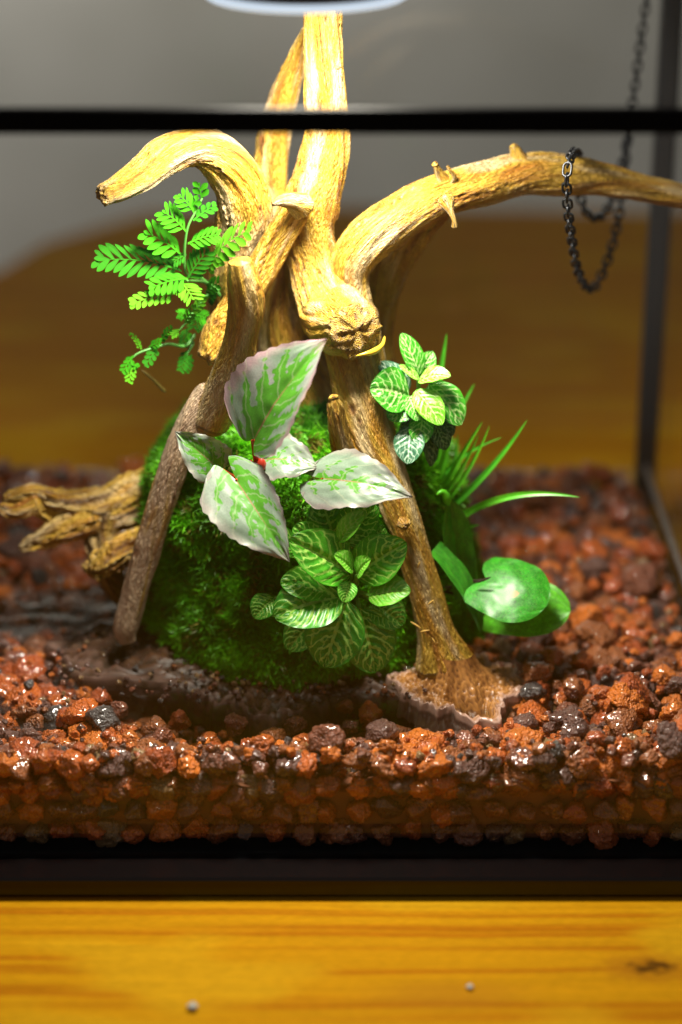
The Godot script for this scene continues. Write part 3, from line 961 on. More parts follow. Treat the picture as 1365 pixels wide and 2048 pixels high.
func base_mesh() -> ArrayMesh:
	# low dark wet ledge of bark under the moss and the legs; its rim is traced at water level
	var rim := PackedVector2Array()
	for q in [[108, 1290], [140, 1262], [200, 1248], [300, 1235], [500, 1180], [760, 1180], [940, 1210], [970, 1290], [900, 1345], [820, 1378], [740, 1366], [660, 1376], [590, 1404], [520, 1412], [460, 1392], [390, 1366], [330, 1352], [250, 1352], [180, 1345], [130, 1322]]:
		var w := on_level(q[0], q[1], GRAVEL_Y + 0.003)
		rim.append(Vector2(w.x, w.z))
	var c := Vector2(-0.02, -0.135)
	var nu := 241
	var nv := 60
	var v := PackedVector3Array()
	var col := PackedColorArray()
	var ang := []
	for k in rim.size(): ang.append(fposmod((rim[k] - c).angle(), TAU))
	for i in nv:
		var t := float(i) / (nv - 1)
		for j in nu:
			var a := TAU * j / (nu - 1)
			var dir := Vector2.from_angle(a)
			var far := 0.008
			for k in rim.size():
				var hit = Geometry2D.segment_intersects_segment(c, c + dir * 0.4, rim[k], rim[(k + 1) % rim.size()])
				if hit != null: far = maxf(far, c.distance_to(hit))
			far *= 1.0 + 0.09 * n_big.get_noise_2d(dir.x * 7.0, dir.y * 7.0)
			var q := minf(t / 0.85, 1.0)
			var r := far * q
			var y := GRAVEL_Y - 0.0012 + 0.0035 * sm(-0.055, -0.085, c.x + dir.x * r) - 0.0015 * sm(0.5, 0.85, t)
			if t > 0.85:
				var e := (t - 0.85) / 0.15
				y -= 0.024 * e
				r += 0.003 * sin(e * PI)
			var p := Vector3(c.x + dir.x * r, y, c.y + dir.y * r)
			var n := n_big.get_noise_2d(p.x * 120.0, p.z * 120.0)
			var f := n_fib.get_noise_3d(p.x * 700.0, p.y * 700.0, p.z * 700.0)
			p.y += 0.0030 * n + 0.0020 * f + 0.002 * n_pat.get_noise_2d(p.x * 45.0, p.z * 45.0)
			v.append(p)
			var cc := Color(0.030, 0.016, 0.010).lerp(Color(0.065, 0.030, 0.014), sm(-0.2, 0.4, n + f * 0.5))
			var edge := sm(0.68, 0.80, t + 0.12 * n) * (1.0 - sm(0.86, 0.92, t))
			cc = cc.lerp(Color(0.12, 0.07, 0.052), edge * sm(-0.25, 0.25, f + n_pat.get_noise_2d(p.x * 60.0, p.z * 60.0)))
			cc.a = 1.0
			col.append(cc)
	return grid_mesh(v, nu, nv, true, col, PackedVector2Array(), true)

# ------------------------------------------------------------------ moss
func mound_point(th: float, h: float) -> Vector3:
	# th round the mound (PI/2 faces the camera), h 0 bottom .. 1 top
	var prof: float = lerpf(1.13, 0.95, sm(-0.1, 0.5, h)) * sqrt(maxf(0.0, 1.0 - pow(maxf(0.0, (h - 0.42) / 0.58), 3.2)))
	var lump := 1.0 + 0.10 * n_big.get_noise_3d(cos(th) * 2.0, sin(th) * 2.0, h * 2.5) + 0.05 * n_big.get_noise_3d(cos(th) * 5.0, sin(th) * 5.0, h * 6.0 + 4.0) + 0.13 * sm(0.2, 0.8, -cos(th)) * sm(0.0, 0.5, h)
	return Vector3(-0.015 + cos(th) * 0.076 * prof * lump, GRAVEL_Y + 0.002 + h * 0.112, -0.182 + sin(th) * 0.077 * prof * lump)

func build_moss() -> void:
	var moss := thing("moss", "bushy bright green moss mound between the driftwood legs", "moss")
	moss.set_meta("kind", "stuff")
	var nu := 97
	var nv := 50
	var v := PackedVector3Array()
	for i in nv:
		for j in nu:
			var p := mound_point(TAU * j / (nu - 1), lerpf(-0.22, 1.0, float(i) / (nv - 1)))
			var q := Vector3(-0.016, p.y, -0.182)
			v.append(p + (q - p).normalized() * 0.003)
	part("mound", grid_mesh(v, nu, nv, true, PackedColorArray(), PackedVector2Array(), true), mat(Color(0.06, 0.20, 0.012), 0.9), moss)
	var mm_mat := mat(Color(1, 1, 1), 0.42, 0.45)
	mm_mat.vertex_color_use_as_albedo = true
	mm_mat.backlight_enabled = true
	mm_mat.backlight = Color(0.55, 0.6, 0.4)
	for kind in 4:
		var mm := MultiMesh.new()
		mm.transform_format = MultiMesh.TRANSFORM_3D
		mm.use_colors = true
		mm.mesh = moss_tuft(kind)
		var put := []
		var tries := 0
		while put.size() < 3600 and tries < 16000:
			tries += 1
			var th := rng.randf() * TAU
			if sin(th) < -0.55: continue
			var h := 1.0 - pow(rng.randf(), 0.75)
			h = clampf(h * 1.14 - 0.13, -0.13, 0.985)
			var p := mound_point(th, h)
			var e := 0.01
			var du := mound_point(th + e, h) - mound_point(th - e, h)
			var dv := mound_point(th, minf(h + e, 1.0)) - mound_point(th, h - e)
			var n := du.cross(dv).normalized()
			if n.dot(p - Vector3(-0.016, 0.08, -0.182)) < 0: n = -n
			# bare, shaded hollow under the front leaves
			if p.x > -0.018 and p.x < 0.010 and h < 0.02 and sin(th) > 0.5: continue
			var shoot := (n * rng.randf_range(0.7, 1.1) + Vector3(0, -0.35 + 0.9 * n_big.get_noise_3d(p.x * 60.0, p.y * 60.0, p.z * 60.0), 0) + Vector3(rng.randf_range(-0.3, 0.3) + 0.8 * n_big.get_noise_3d(p.x * 60.0 + 50.0, p.y * 60.0, p.z * 60.0), 0, rng.randf_range(-0.2, 0.2))).normalized()
			var bx := shoot.cross(Vector3(rng.randf() - 0.5, rng.randf() - 0.5, rng.randf() - 0.5)).normalized()
			var bz := bx.cross(shoot)
			var s := rng.randf_range(0.75, 1.25)
			var c := Color(0.11, 0.50, 0.012).lerp(Color(0.24, 0.72, 0.02), rng.randf())
			var pn := n_pat.get_noise_3d(p.x * 38.0, p.y * 38.0, p.z * 38.0)
			c = c.lerp(Color(0.09, 0.33, 0.014), sm(-0.15, 0.3, pn))
			if rng.randf() < 0.05 or n_pat.get_noise_3d(p.x * 70.0 + 9.0, p.y * 70.0, p.z * 70.0) > 0.42: c = Color(0.20, 0.17, 0.03)
			c.a = 1.0
			put.append([Transform3D(Basis(bx, shoot, bz).scaled(Vector3.ONE * s), p - n * 0.0015), c])
		mm.instance_count = put.size()
		for k in put.size():
			mm.set_instance_transform(k, put[k][0])
			mm.set_instance_color(k, put[k][1])
		var mi := MultiMeshInstance3D.new()
		mi.name = "moss_shoots"
		mi.multimesh = mm
		mi.material_override = mm_mat
		moss.add_child(mi, true)

func moss_tuft(kind: int) -> ArrayMesh:
	var v := PackedVector3Array()
	var nr := PackedVector3Array()
	var col := PackedColorArray()
	var idx := PackedInt32Array()
	var r := RandomNumberGenerator.new()
	r.seed = 100 + kind
	for b in 22:
		var root := Vector3(r.randf_range(-1, 1), 0, r.randf_range(-1, 1)) * 0.0024
		var tilt := Vector3(r.randf_range(-1, 1), 0, r.randf_range(-1, 1)) * 0.55
		var len := r.randf_range(0.0035, 0.0085)
		var wd := r.randf_range(0.00026, 0.00044)
		var side := Vector3(r.randf_range(-1, 1), 0.0, r.randf_range(-1, 1)).normalized()
		var tone := r.randf_range(0.65, 1.35)
		var k0 := v.size()
		for s in 5:
			var t := s / 4.0
			var c := root + Vector3(0, len * t * (1.0 - 0.15 * t), 0) + tilt * len * t * t
			var hw := wd * (0.55 + 0.9 * t) * (1.0 - t * t * t)
			var dirv := (Vector3(0, 1.0 - 0.3 * t, 0) + tilt * 2.0 * t).normalized()
			var n := dirv.cross(side).normalized()
			v.append(c - side * hw); v.append(c + side * hw)
			nr.append(n); nr.append(n)
			var cc := Color(tone, tone, tone) if t < 0.7 else Color(tone * 1.2, tone * 1.25, tone)
			col.append(cc); col.append(cc)
			if s < 4:
				var q := k0 + s * 2
				idx.append_array(PackedInt32Array([q, q + 1, q + 2, q + 1, q + 3, q + 2]))
	var arr := []
	arr.resize(Mesh.ARRAY_MAX)
	arr[Mesh.ARRAY_VERTEX] = v
	arr[Mesh.ARRAY_NORMAL] = nr
	arr[Mesh.ARRAY_COLOR] = col
	arr[Mesh.ARRAY_INDEX] = idx
	var m := ArrayMesh.new()
	m.add_surface_from_arrays(Mesh.PRIMITIVE_TRIANGLES, arr)
	return m

# ------------------------------------------------------------------ plants
func leaf_mat(t: Texture2D, rough: float, back: Color, spec := 0.5) -> StandardMaterial3D:
	var m := mat(Color(1, 1, 1), rough, spec)
	m.albedo_texture = t
	m.texture_repeat = false
	m.backlight_enabled = true
	m.backlight = back
	return m

func build_plants() -> void:
	build_begonia()
	build_fittonia_front()
	build_fittonia_rear()
	build_grass()
	build_heart_leaves()
	build_fern()

func face_of(az: float, el: float) -> Vector3:
	# az 0 looks at the camera, +90 to the right; el upwards
	var a := deg_to_rad(az)
	var e := deg_to_rad(el)
	return Vector3(sin(a) * cos(e), sin(e), cos(a) * cos(e))

func build_begonia() -> void:
	var root := P(518, 945, -0.108)
	var b := thing("begonia", "silvery pink begonia with red stalks before the driftwood", "plant", Vector3.ZERO)
	var m1 := leaf_mat(begonia_tex(3.0, 0.62, 0.6), 0.34, Color(0.35, 0.4, 0.3))
	var m2 := leaf_mat(begonia_tex(8.0, 0.48, 0.3), 0.34, Color(0.35, 0.4, 0.3))
	var m3 := leaf_mat(begonia_tex(14.0, 0.10, 0.35), 0.34, Color(0.35, 0.4, 0.3))
	var m4 := leaf_mat(begonia_tex(21.0, 0.55, 0.25), 0.34, Color(0.45, 0.5, 0.2))
	var red := mat(Color(0.42, 0.03, 0.012), 0.35)
	# [base px, py, z, tip px, py, z, facing az, el, width px, material, options]
	var L := [
		[508, 878, -0.088, 656, 676, -0.082, -12, 52, 200, m1, {"arch": 0.12, "fold": 0.10, "lobe": 0.09, "teeth": 0.06, "nteeth": 11.0, "asym": -0.24, "ruffle": 0.018, "seed": 3.0, "vein": 0.005}],
		[474, 962, -0.080, 580, 1124, -0.058, -5, 38, 146, m2, {"arch": 0.16, "fold": 0.10, "lobe": 0.30, "teeth": 0.06, "nteeth": 10.0, "asym": 0.22, "ruffle": 0.028, "seed": 7.0, "vein": 0.006}],
		[648, 958, -0.092, 826, 994, -0.072, 10, 42, 138, m3, {"arch": 0.20, "fold": 0.06, "lobe": 0.30, "teeth": 0.05, "nteeth": 9.0, "ruffle": 0.05, "seed": 11.0, "vein": 0.012}],
		[436, 936, -0.094, 350, 862, -0.094, -25, 40, 92, m4, {"arch": 0.22, "fold": 0.3, "lobe": 0.1, "teeth": 0.05, "ruffle": 0.05, "seed": 17.0}],
		[528, 918, -0.106, 640, 936, -0.100, 10, 50, 116, m3, {"arch": 0.22, "fold": 0.16, "lobe": 0.1, "teeth": 0.07, "ruffle": 0.05, "seed": 23.0}],
	]
	for q in L:
		var bs := P(q[0], q[1], q[2])
		var tp := P(q[3], q[4], q[5])
		var o := part("leaf", leaf_mesh(bs, tp, face_of(q[6], q[7]), q[8] * mpp(q[0], q[1], q[2]), "begonia", (q[10] as Dictionary).merged({"nu": 41, "nv": 50})), q[9], b)
		var mid := root.lerp(bs, 0.5) + Vector3(0, -0.007, -0.006)
		var foot := P(650, 990, -0.112) if q[0] == 648 else root
		if q[0] == 648: mid = foot.lerp(bs, 0.5)
		part("stalk", tube([[foot, 0.0016], [mid, 0.0015], [bs + (bs - tp).normalized() * 0.0005, 0.0012]], 10), red, b)
	# crown of young pink buds
	for q in [[520, 938, 0.0022], [512, 946, 0.0016], [500, 942, 0.0013], [476, 945, 0.0015], [486, 940, 0.0012]]:
		var p := P(q[0], q[1], -0.100)
		part("bud", tube([[p, q[2]], [p + Vector3(0.0006, 0.003, 0.001), q[2] * 1.2], [p + Vector3(0.001, 0.006, 0.001), q[2] * 0.4]], 10, 0.001), red, b)

func build_fittonia_front() -> void:
	var f := thing("fittonia", "dark green nerve plant with pale veins low at the front of the moss", "plant", Vector3.ZERO, "nerve plants")
	var dk := leaf_mat(fittonia_tex(Color(0.04, 0.29, 0.012), Color(0.07, 0.38, 0.015), Color(0.42, 0.72, 0.13), 1.1, 7.0, 1.4, 2.0), 0.36, Color(0.3, 0.4, 0.2))
	var md := leaf_mat(fittonia_tex(Color(0.05, 0.30, 0.012), Color(0.09, 0.42, 0.02), Color(0.42, 0.70, 0.13), 1.05, 7.0, 1.4, 5.0), 0.36, Color(0.35, 0.45, 0.2))
	var lt := leaf_mat(fittonia_tex(Color(0.11, 0.42, 0.02), Color(0.16, 0.50, 0.03), Color(0.42, 0.62, 0.15), 0.6, 6.0, 1.8, 9.0), 0.38, Color(0.5, 0.55, 0.2))
	var L := [
		[705, 1150, -0.078, 578, 1078, -0.072, -18, 46, 108, md, {"arch": 0.14, "fold": 0.22}],
		[672, 1086, -0.090, 640, 990, -0.092, -5, 48, 92, dk, {"arch": 0.10, "fold": 0.2}],
		[690, 1085, -0.086, 752, 1008, -0.088, 10, 45, 86, dk, {"arch": 0.14, "fold": 0.3}],
		[680, 1082, -0.076, 732, 1022, -0.076, 30, 62, 44, lt, {"arch": 0.2, "fold": 0.4}],
		[712, 1150, -0.078, 814, 1085, -0.074, 16, 42, 100, md, {"arch": 0.16, "fold": 0.2}],
		[738, 1192, -0.070, 822, 1182, -0.066, 12, 60, 78, lt, {"arch": 0.22, "fold": 0.1}],
		[684, 1192, -0.074, 546, 1232, -0.062, -16, 40, 118, dk, {"arch": 0.18, "fold": 0.2}],
		[694, 1200, -0.072, 648, 1335, -0.064, -6, 26, 122, dk, {"arch": 0.16, "fold": 0.16}],
		[720, 1215, -0.074, 752, 1345, -0.068, 8, 20, 112, dk, {"arch": 0.14, "fold": 0.16}],
		[548, 1196, -0.080, 508, 1236, -0.074, -20, 30, 56, dk, {"arch": 0.2, "fold": 0.3}],
		[600, 1110, -0.086, 520, 1050, -0.086, -18, 50, 52, dk, {"arch": 0.15, "fold": 0.2}],
		[640, 1100, -0.084, 588, 1050, -0.084, -15, 45, 70, md, {"arch": 0.15, "fold": 0.2}],
		[735, 1110, -0.084, 768, 1050, -0.084, 12, 45, 64, md, {"arch": 0.15, "fold": 0.2}],
		[660, 1175, -0.076, 560, 1165, -0.070, -16, 44, 78, md, {"arch": 0.15, "fold": 0.2}],
		[745, 1205, -0.078, 808, 1250, -0.072, 16, 30, 74, md, {"arch": 0.15, "fold": 0.2}],
		[640, 1225, -0.080, 575, 1300, -0.074, -12, 28, 76, dk, {"arch": 0.15, "fold": 0.2}],
		[705, 1140, -0.070, 668, 1110, -0.066, -6, 60, 46, lt, {"arch": 0.2, "fold": 0.3}],
		[715, 1150, -0.068, 742, 1118, -0.064, 8, 60, 44, lt, {"arch": 0.2, "fold": 0.3}],
		[700, 1165, -0.066, 690, 1205, -0.060, 0, 45, 40, md, {"arch": 0.2, "fold": 0.4}],
	]
	var root := P(705, 1195, -0.092)
	for q in L:
		var bs := P(q[0], q[1], q[2])
		part("leaf", leaf_mesh(bs, P(q[3], q[4], q[5]), face_of(q[6], q[7]), q[8] * mpp(q[0], q[1], q[2]), "oval", (q[10] as Dictionary).merged({"vein": 0.05, "ruffle": 0.02, "nu": 31, "nv": 46})), q[9], f)
		part("stalk", tube([[root, 0.0012], [root.lerp(bs, 0.5) + Vector3(0, 0.002, 0), 0.0011], [bs, 0.0009]], 8), mat(Color(0.16, 0.36, 0.05), 0.45), f)

func build_fittonia_rear() -> void:
	var f := thing("fittonia", "small nerve plant with white netted veins right of the driftwood trunk", "plant", Vector3.ZERO, "nerve plants")
	var gr := leaf_mat(fittonia_tex(Color(0.04, 0.30, 0.015), Color(0.07, 0.38, 0.02), Color(0.55, 0.78, 0.30), 1.0, 6.0, 2.2, 12.0), 0.33, Color(0.35, 0.45, 0.2))
	var yl := leaf_mat(fittonia_tex(Color(0.13, 0.45, 0.02), Color(0.20, 0.55, 0.03), Color(0.62, 0.75, 0.30), 0.9, 6.0, 2.0, 15.0), 0.33, Color(0.5, 0.55, 0.2))
	var wh := leaf_mat(fittonia_tex(Color(0.05, 0.16, 0.09), Color(0.06, 0.20, 0.09), Color(0.55, 0.72, 0.55), 1.0, 6.0, 2.4, 19.0), 0.33, Color(0.25, 0.3, 0.25))
	var dk := leaf_mat(fittonia_tex(Color(0.02, 0.09, 0.012), Color(0.025, 0.12, 0.012), Color(0.35, 0.5, 0.2), 0.9, 7.0, 2.2, 22.0), 0.33, Color(0.3, 0.4, 0.2))
	var L := [
		[840, 748, -0.134, 802, 666, -0.138, 15, 25, 44, gr, {"arch": 0.14, "fold": 0.35}],
		[838, 762, -0.128, 902, 752, -0.122, 12, 62, 48, yl, {"arch": 0.24, "fold": 0.2}],
		[838, 760, -0.130, 798, 730, -0.132, -20, 60, 20, yl, {"arch": 0.1, "fold": 0.4}],
		[818, 790, -0.128, 740, 776, -0.122, -14, 38, 96, gr, {"arch": 0.22, "fold": 0.15}],
		[818, 782, -0.134, 758, 724, -0.138, -10, 50, 50, wh, {"arch": 0.12, "fold": 0.15}],
		[832, 780, -0.124, 884, 850, -0.114, 10, 42, 58, yl, {"arch": 0.18, "fold": 0.12}],
		[818, 792, -0.124, 836, 842, -0.116, 4, 40, 38, gr, {"arch": 0.2, "fold": 0.2}],
		[858, 768, -0.130, 924, 850, -0.122, 20, 35, 72, gr, {"arch": 0.24, "fold": 0.16}],
		[838, 838, -0.128, 862, 934, -0.120, 40, 18, 46, dk, {"arch": 0.12, "fold": 0.45}],
		[822, 852, -0.122, 816, 928, -0.112, -8, 44, 62, wh, {"arch": 0.16, "fold": 0.12}],
		[800, 850, -0.130, 850, 862, -0.126, 10, 30, 52, dk, {"arch": 0.2, "fold": 0.2}],
		[826, 800, -0.126, 778, 840, -0.120, -12, 35, 60, gr, {"arch": 0.2, "fold": 0.15}],
		[846, 830, -0.124, 838, 892, -0.116, 2, 34, 50, gr, {"arch": 0.18, "fold": 0.15}],
		[862, 800, -0.132, 916, 800, -0.128, 20, 45, 56, gr, {"arch": 0.2, "fold": 0.15}],
		[834, 760, -0.136, 866, 702, -0.140, 10, 35, 44, gr, {"arch": 0.14, "fold": 0.2}],
		[866, 840, -0.126, 892, 900, -0.120, 16, 28, 46, dk, {"arch": 0.16, "fold": 0.25}],
		[880, 830, -0.128, 905, 872, -0.124, 30, 20, 34, dk, {"arch": 0.2, "fold": 0.3}],
	]
	var root := P(838, 915, -0.138)
	for q in L:
		var bs := P(q[0], q[1], q[2])
		part("leaf", leaf_mesh(bs, P(q[3], q[4], q[5]), face_of(q[6], q[7]), q[8] * mpp(q[0], q[1], q[2]), "oval", (q[10] as Dictionary).merged({"vein": 0.04, "ruffle": 0.02, "nu": 31, "nv": 40})), q[9], f)
	part("stem", tube([[root, 0.0014], [P(836, 850, -0.136), 0.0013], [P(838, 755, -0.131), 0.0011]], 8), mat(Color(0.2, 0.42, 0.06), 0.45), f)

func build_grass() -> void:
	var g := thing("grass_tuft", "tuft of narrow bright green grass blades right of the moss", "grass tuft", Vector3.ZERO)
	var lt := leaf_mat(heart_tex(Color(0.09, 0.50, 0.015), Color(0.14, 0.58, 0.02), 1.0), 0.35, Color(0.45, 0.5, 0.2))
	var dk := leaf_mat(heart_tex(Color(0.04, 0.30, 0.012), Color(0.06, 0.36, 0.012), 2.0), 0.35, Color(0.3, 0.4, 0.2))
	# base, bend, tip (px, py, z), width px
	var B := [
		[858, 990, -0.150, 876, 920, -0.150, 886, 862, -0.148, 17, lt],
		[866, 990, -0.150, 890, 915, -0.148, 905, 855, -0.146, 16, lt],
		[846, 975, -0.150, 852, 920, -0.152, 846, 870, -0.150, 13, lt],
		[878, 990, -0.152, 925, 905, -0.150, 966, 842, -0.148, 11, lt],
		[888, 995, -0.150, 935, 925, -0.148, 958, 868, -0.146, 8, lt],
		[893, 1005, -0.150, 950, 930, -0.148, 980, 850, -0.146, 8, lt],
		[872, 975, -0.154, 910, 905, -0.156, 1006, 874, -0.150, 9, dk],
		[900, 1015, -0.150, 985, 945, -0.148, 1056, 838, -0.146, 13, dk],
		[905, 1046, -0.142, 1010, 965, -0.132, 1162, 995, -0.122, 14, lt],
		[914, 1062, -0.140, 935, 1052, -0.136, 960, 1050, -0.132, 9, lt],
		[872, 800, -0.175, 884, 730, -0.178, 894, 666, -0.180, 11, dk],
		[905, 850, -0.172, 930, 800, -0.175, 950, 766, -0.176, 8, dk],
		[905, 960, -0.165, 914, 900, -0.168, 916, 868, -0.168, 8, dk],
		[870, 985, -0.155, 860, 900, -0.160, 868, 790, -0.172, 9, dk],
		[880, 985, -0.156, 890, 920, -0.160, 908, 846, -0.170, 9, dk],
		[835, 960, -0.146, 838, 930, -0.144, 848, 890, -0.142, 9, lt],
	]
	for q in B:
		part("blade", blade_mesh(P(q[0], q[1], q[2]), P(q[3], q[4], q[5]), P(q[6], q[7], q[8]), q[9] * 1.3 * mpp(q[0], q[1], q[2]), face_of(rng.randf_range(-30, 30), 25)), q[10], g)

func build_heart_leaves() -> void:
	var h := thing("heart_fern", "low fern with two glossy round leaves at the right of the moss", "plant", Vector3.ZERO)
	var gl := leaf_mat(heart_tex(Color(0.022, 0.21, 0.010), Color(0.03, 0.27, 0.012), 7.0), 0.34, Color(0.25, 0.35, 0.2), 0.38)
	var tr := leaf_mat(heart_tex(Color(0.09, 0.46, 0.012), Color(0.11, 0.50, 0.015), 3.0), 0.4, Color(0.6, 0.7, 0.2))
	var dk := leaf_mat(heart_tex(Color(0.025, 0.20, 0.010), Color(0.04, 0.26, 0.012), 4.0), 0.35, Color(0.3, 0.4, 0.2))
	var stem := mat(Color(0.025, 0.014, 0.01), 0.4)
	var crown := P(880, 1180, -0.128)
	var L := [
		[975, 1160, -0.108, 1094, 1212, -0.092, 12, 48, 168, gl, {"arch": 0.12, "fold": 0.02, "cup": -0.12, "lobe": 0.22, "ruffle": 0.012}],
		[990, 1215, -0.122, 1142, 1222, -0.108, 14, 35, 136, tr, {"arch": 0.10, "fold": 0.05, "lobe": 0.16, "ruffle": 0.012}],
		[928, 1180, -0.124, 900, 1000, -0.118, 18, 20, 74, dk, {"arch": -0.05, "fold": 0.5, "lobe": 0.05, "ruffle": 0.02}],
		[866, 1100, -0.112, 962, 1265, -0.108, 60, 25, 70, dk, {"arch": 0.18, "fold": 0.3, "lobe": 0.0, "ruffle": 0.02}],
	]
	for q in L:
		var bs := P(q[0], q[1], q[2])
		part("leaf", leaf_mesh(bs, P(q[3], q[4], q[5]), face_of(q[6], q[7]), q[8] * mpp(q[0], q[1], q[2]), "heart", (q[10] as Dictionary).merged({"nu": 35, "nv": 40})), q[9], h)
		part("stalk", tube([[crown, 0.0009], [crown.lerp(bs, 0.6) + Vector3(0, 0.001, 0), 0.0008], [bs, 0.0007]], 8), stem, h)
	part("stalk", tube([[P(950, 1166, -0.104), 0.0006], [P(968, 1160, -0.102), 0.0006], [P(982, 1154, -0.101), 0.0005]], 8), stem, h)
	# rolled tip of the upright leaf
	part("curled_tip", tube([[P(897, 1010, -0.118), 0.0028], [P(892, 990, -0.117), 0.0019], [P(884, 983, -0.116), 0.0012], [P(874, 990, -0.115), 0.0009]], 10), tr, h)

func pinna_mesh(base: Vector3, tip: Vector3, face: Vector3, width: float, lobes: int, slant: float, sd: float) -> ArrayMesh:
	var l := tip - base
	var len := l.length()
	var t := l / len
	var s_ := t.cross(face).normalized()
	var n := s_.cross(t)
	var v := PackedVector3Array()
	var nr := PackedVector3Array()
	var idx := PackedInt32Array()
	var col := PackedColorArray()
	var r := RandomNumberGenerator.new()
	r.seed = int(sd * 100)
	for k in lobes * 2 + 1:
		var side := 1.0 if k % 2 == 0 else -1.0
		var q := (float(k / 2) + 0.35 + (0.5 if side < 0 else 0.0)) / (lobes + 0.4)
		var dir := (t * cos(slant) + s_ * side * sin(slant)).normalized()
		var ll := width * 0.5 / sin(slant) * (0.35 + 0.65 * sin(PI * clampf(0.22 + q * 0.72, 0, 1))) * r.randf_range(0.85, 1.1)
		if k == lobes * 2:
			dir = t
			q = 0.86
			ll = len * 0.16
		var root := base + t * len * q + n * len * 0.10 * sin(PI * q)
		var across := dir.cross(n).normalized()
		var wd := minf(len / lobes * 0.40, ll * 0.40)
		var tilt := r.randf_range(-0.35, 0.35)
		var lobe_tone := r.randf_range(0.7, 1.25)
		var k0 := v.size()
		for i in 8:
			var u := i / 7.0
			var hw := wd * (0.30 + 0.70 * sin(PI * pow(u, 1.1) * 0.62)) * (1.0 if u < 0.6 else pow(maxf(0.0, 1.0 - pow((u - 0.6) / 0.42, 1.6)), 0.9))
			for j in 5:
				var w := j / 2.0 - 1.0
				var notch := 0.0
				if i > 2: notch = (0.09 if j % 2 == 1 else -0.03) * ll * (1.0 if i % 2 == 0 else 0.4)
				v.append(root + dir * (ll * u - notch) + across * w * hw + n * (-0.10 * ll * u * u + absf(w) * hw * 0.18 + w * hw * tilt))
				nr.append((n + across * -w * 0.25).normalized())
				var tone := lobe_tone * (0.85 + 0.3 * u) * (1.35 if j == 2 and i < 6 else 1.0)
				col.append(Color(tone, tone, tone))
				if i < 7 and j < 4:
					var a := k0 + i * 5 + j
					idx.append_array(PackedInt32Array([a, a + 5, a + 1, a + 1, a + 5, a + 6]))
	# midrib
	for k in 7:
		var q0 := k / 6.0
		var c := base + t * len * q0 * 0.9 + n * (len * 0.10 * sin(PI * q0 * 0.9) + 0.0002)
		var hw := 0.0005 * (1.1 - q0 * 0.8)
		v.append(c - s_ * hw); v.append(c + s_ * hw)
		nr.append(n); nr.append(n)
		col.append(Color(2.2, 1.3, 2.0)); col.append(Color(2.2, 1.3, 2.0))
		if k < 6:
			var a := v.size() - 2
			idx.append_array(PackedInt32Array([a, a + 2, a + 1, a + 1, a + 2, a + 3]))
	var arr := []
	arr.resize(Mesh.ARRAY_MAX)
	arr[Mesh.ARRAY_VERTEX] = v
	arr[Mesh.ARRAY_NORMAL] = nr
	arr[Mesh.ARRAY_COLOR] = col
	arr[Mesh.ARRAY_INDEX] = idx
	var m := ArrayMesh.new()
	m.add_surface_from_arrays(Mesh.PRIMITIVE_TRIANGLES, arr)
	return m

